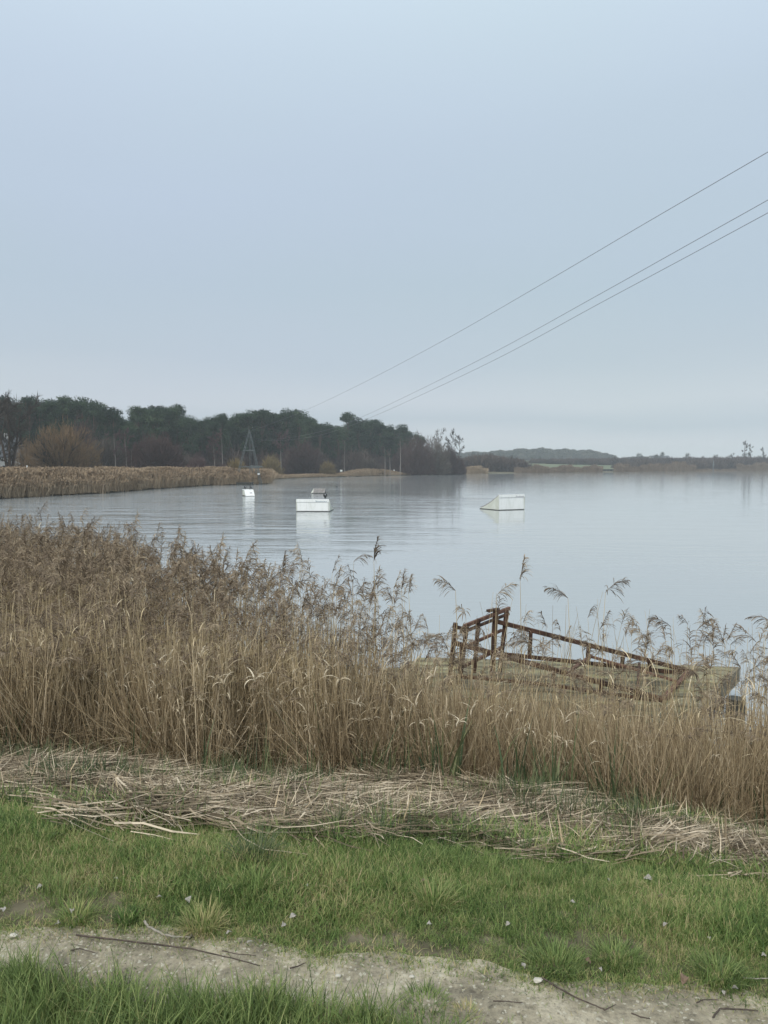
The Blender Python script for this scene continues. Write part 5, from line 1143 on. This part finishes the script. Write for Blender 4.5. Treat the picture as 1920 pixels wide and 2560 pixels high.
for a in [(182, 2290, 'pale leaf standing by the dark tussock above the left path'), (399, 2255, 'white curled leaf in the grass above the curved stick'), (472, 2262, 'large grey crumpled leaf right of the white curled one', .045), (732, 2304, 'cluster-like white torn leaf in the grass right of the path\'s brown tuft', .04),
          (573, 2346, 'white leaf on bare soil just beyond the curved stick'), (145, 2323, 'small white leaf on the path\'s left upper edge'), (710, 2327, 'grey leaf half under grass right of the torn white one'), (625, 2369, 'little grey leaf above the fine twig'),
          (767, 2226, 'tiny white leaf in the middle of the lawn', .022), (290, 2209, 'pale leaf near the top of the lawn at the left', .028), (8, 2288, 'pale leaf at the left edge above the path', .04), (100, 2230, 'grey leaf in the upper left lawn'),
          (1073, 2324, 'black-and-white curled leaf in the lawn right of centre'), (1432, 2268, 'white leaf in the short lawn under the reeds\' right part', .028), (1270, 2324, 'pale leaf lying flat in the lawn centre right', .03), (1663, 2325, 'whitish strip of leaf in the right lawn', .035),
          (1620, 2210, 'biggest bright white leaf, below the straw at the right', .05), (1524, 2213, 'pale flat leaf left of the biggest bright one', .035), (1469, 2417, 'brown curled leaf between the two tussocks at the path', .035, 'brownleaf'), (1501, 2438, 'small white leaf on the soil below the brown curled one', .022),
          (1707, 2463, 'large brown-and-white leaf left of the big right tussock', .05, 'brownleaf'), (1837, 2486, 'pale leaf right of the big right tussock', .028), (1808, 2495, 'tiny pale upright leaf under the big right tussock', .022), (1307, 2428, 'thin pale leaf at the path edge left of the tussocks', .03),
          (1773, 2359, 'small white leaf standing in the far right lawn', .022), (1909, 2402, 'white leaf at the right edge of the lawn', .028), (1649, 2256, 'reddish brown leaf in the long grass at the right', .045, 'brownleaf'), (1060, 2215, 'reddish brown leaf at the foot of the straw', .04, 'brownleaf'),
          (152, 2032, 'large bleached leaf lying on the straw mat at the left', .06), (700, 2088, 'small white leaf on the straw edge left of centre', .025), (1205, 2105, 'pinkish pale leaf in the straw right of centre', .04)]:
    leaf(*a)
def pebble(px, py, r_, lab):
    c = onground(px, py); bm = bmesh.new()
    for _ in range(22):
        v_ = Vector(rng.normal(size=3).tolist()).normalized(); bm.verts.new((v_.x * r_ * 1.2, v_.y * r_ * .9, v_.z * r_ * .55))
    bmesh.ops.convex_hull(bm, input=bm.verts); me = bpy.data.meshes.new('stone'); bm.to_mesh(me); bm.free(); me.materials.append(M['stone'])
    o = link('stone', me, None, (c.x, c.y, c.z + .012 + r_ * .2)); tag(o, lab, 'stone')
pebble(34, 2348, .012, 'pale flat stone at the left end of the path'); pebble(1345, 2462, .014, 'pale yellowish stone beside the forked twig'); pebble(1030, 2452, .008, 'small white stone below the left path tussock'); pebble(845, 2450, .008, 'small white stone in the middle of the path right of the short twig')
def tussock(px, py, R, H, n_, lab, m='tuft', dark=(.1, .9)):
    c = onground(px, py); a = Acc()
    for _ in range(n_):
        r = R * math.sqrt(U()) * .45; t = U(0, 6.283); blade(a, (r * math.cos(t), r * math.sin(t), -.01), t + rng.normal(0, .5), H * U(.5, 1.1), U(.05, .8), U(.0022, .0042), U(*dark), U(.3, 1.6), 4)
    tag(link('grass_tussock', a.mesh('grass_tussock', M[m]), None, c), lab, 'grass tussock', 'grass tussocks by the path')
for a in [(1388, 2418, .16, .075, 420, 'broad green tussock hanging over the path edge right of centre'), (1539, 2398, .15, .07, 360, 'rounded green tussock next right of the broad one'), (1800, 2448, .15, .085, 480, 'biggest lush green tussock near the right edge'), (1232, 2445, .07, .035, 160, 'small round tussock alone on the path right of centre'),
          (995, 2424, .09, .03, 160, 'flattened small tussock on the dark soil in the path\'s middle'), (1062, 2514, .13, .06, 300, 'green tussock at the lower edge of the path below centre'), (1165, 2540, .07, .045, 180, 'yellowish tussock right of the lower edge one', 'lawn', (.5, 1)),
          (190, 2300, .12, .08, 320, 'dark olive tussock overhanging the path at the left', 'lawn', (.1, .7)), (320, 2302, .08, .07, 220, 'smaller dark tussock left of the curved stick', 'lawn', (.1, .6)), (505, 2318, .13, .09, 330, 'orange-brown dying tussock above the end of the curved stick', 'lawn', (.7, 1.0)),
          (640, 2150, .15, .15, 200, 'taller blue-green tussock at the straw\'s edge in the middle', 'sedge'), (190, 2085, .10, .16, 90, 'upright dark green tuft rising from the straw at the left', 'sedge'), (1080, 2262, .14, .11, 260, 'dark long-bladed tussock in the middle of the lawn'), (640, 2228, .16, .10, 320, 'long-bladed lush tussock in the lawn left of centre')]:
    tussock(*a)
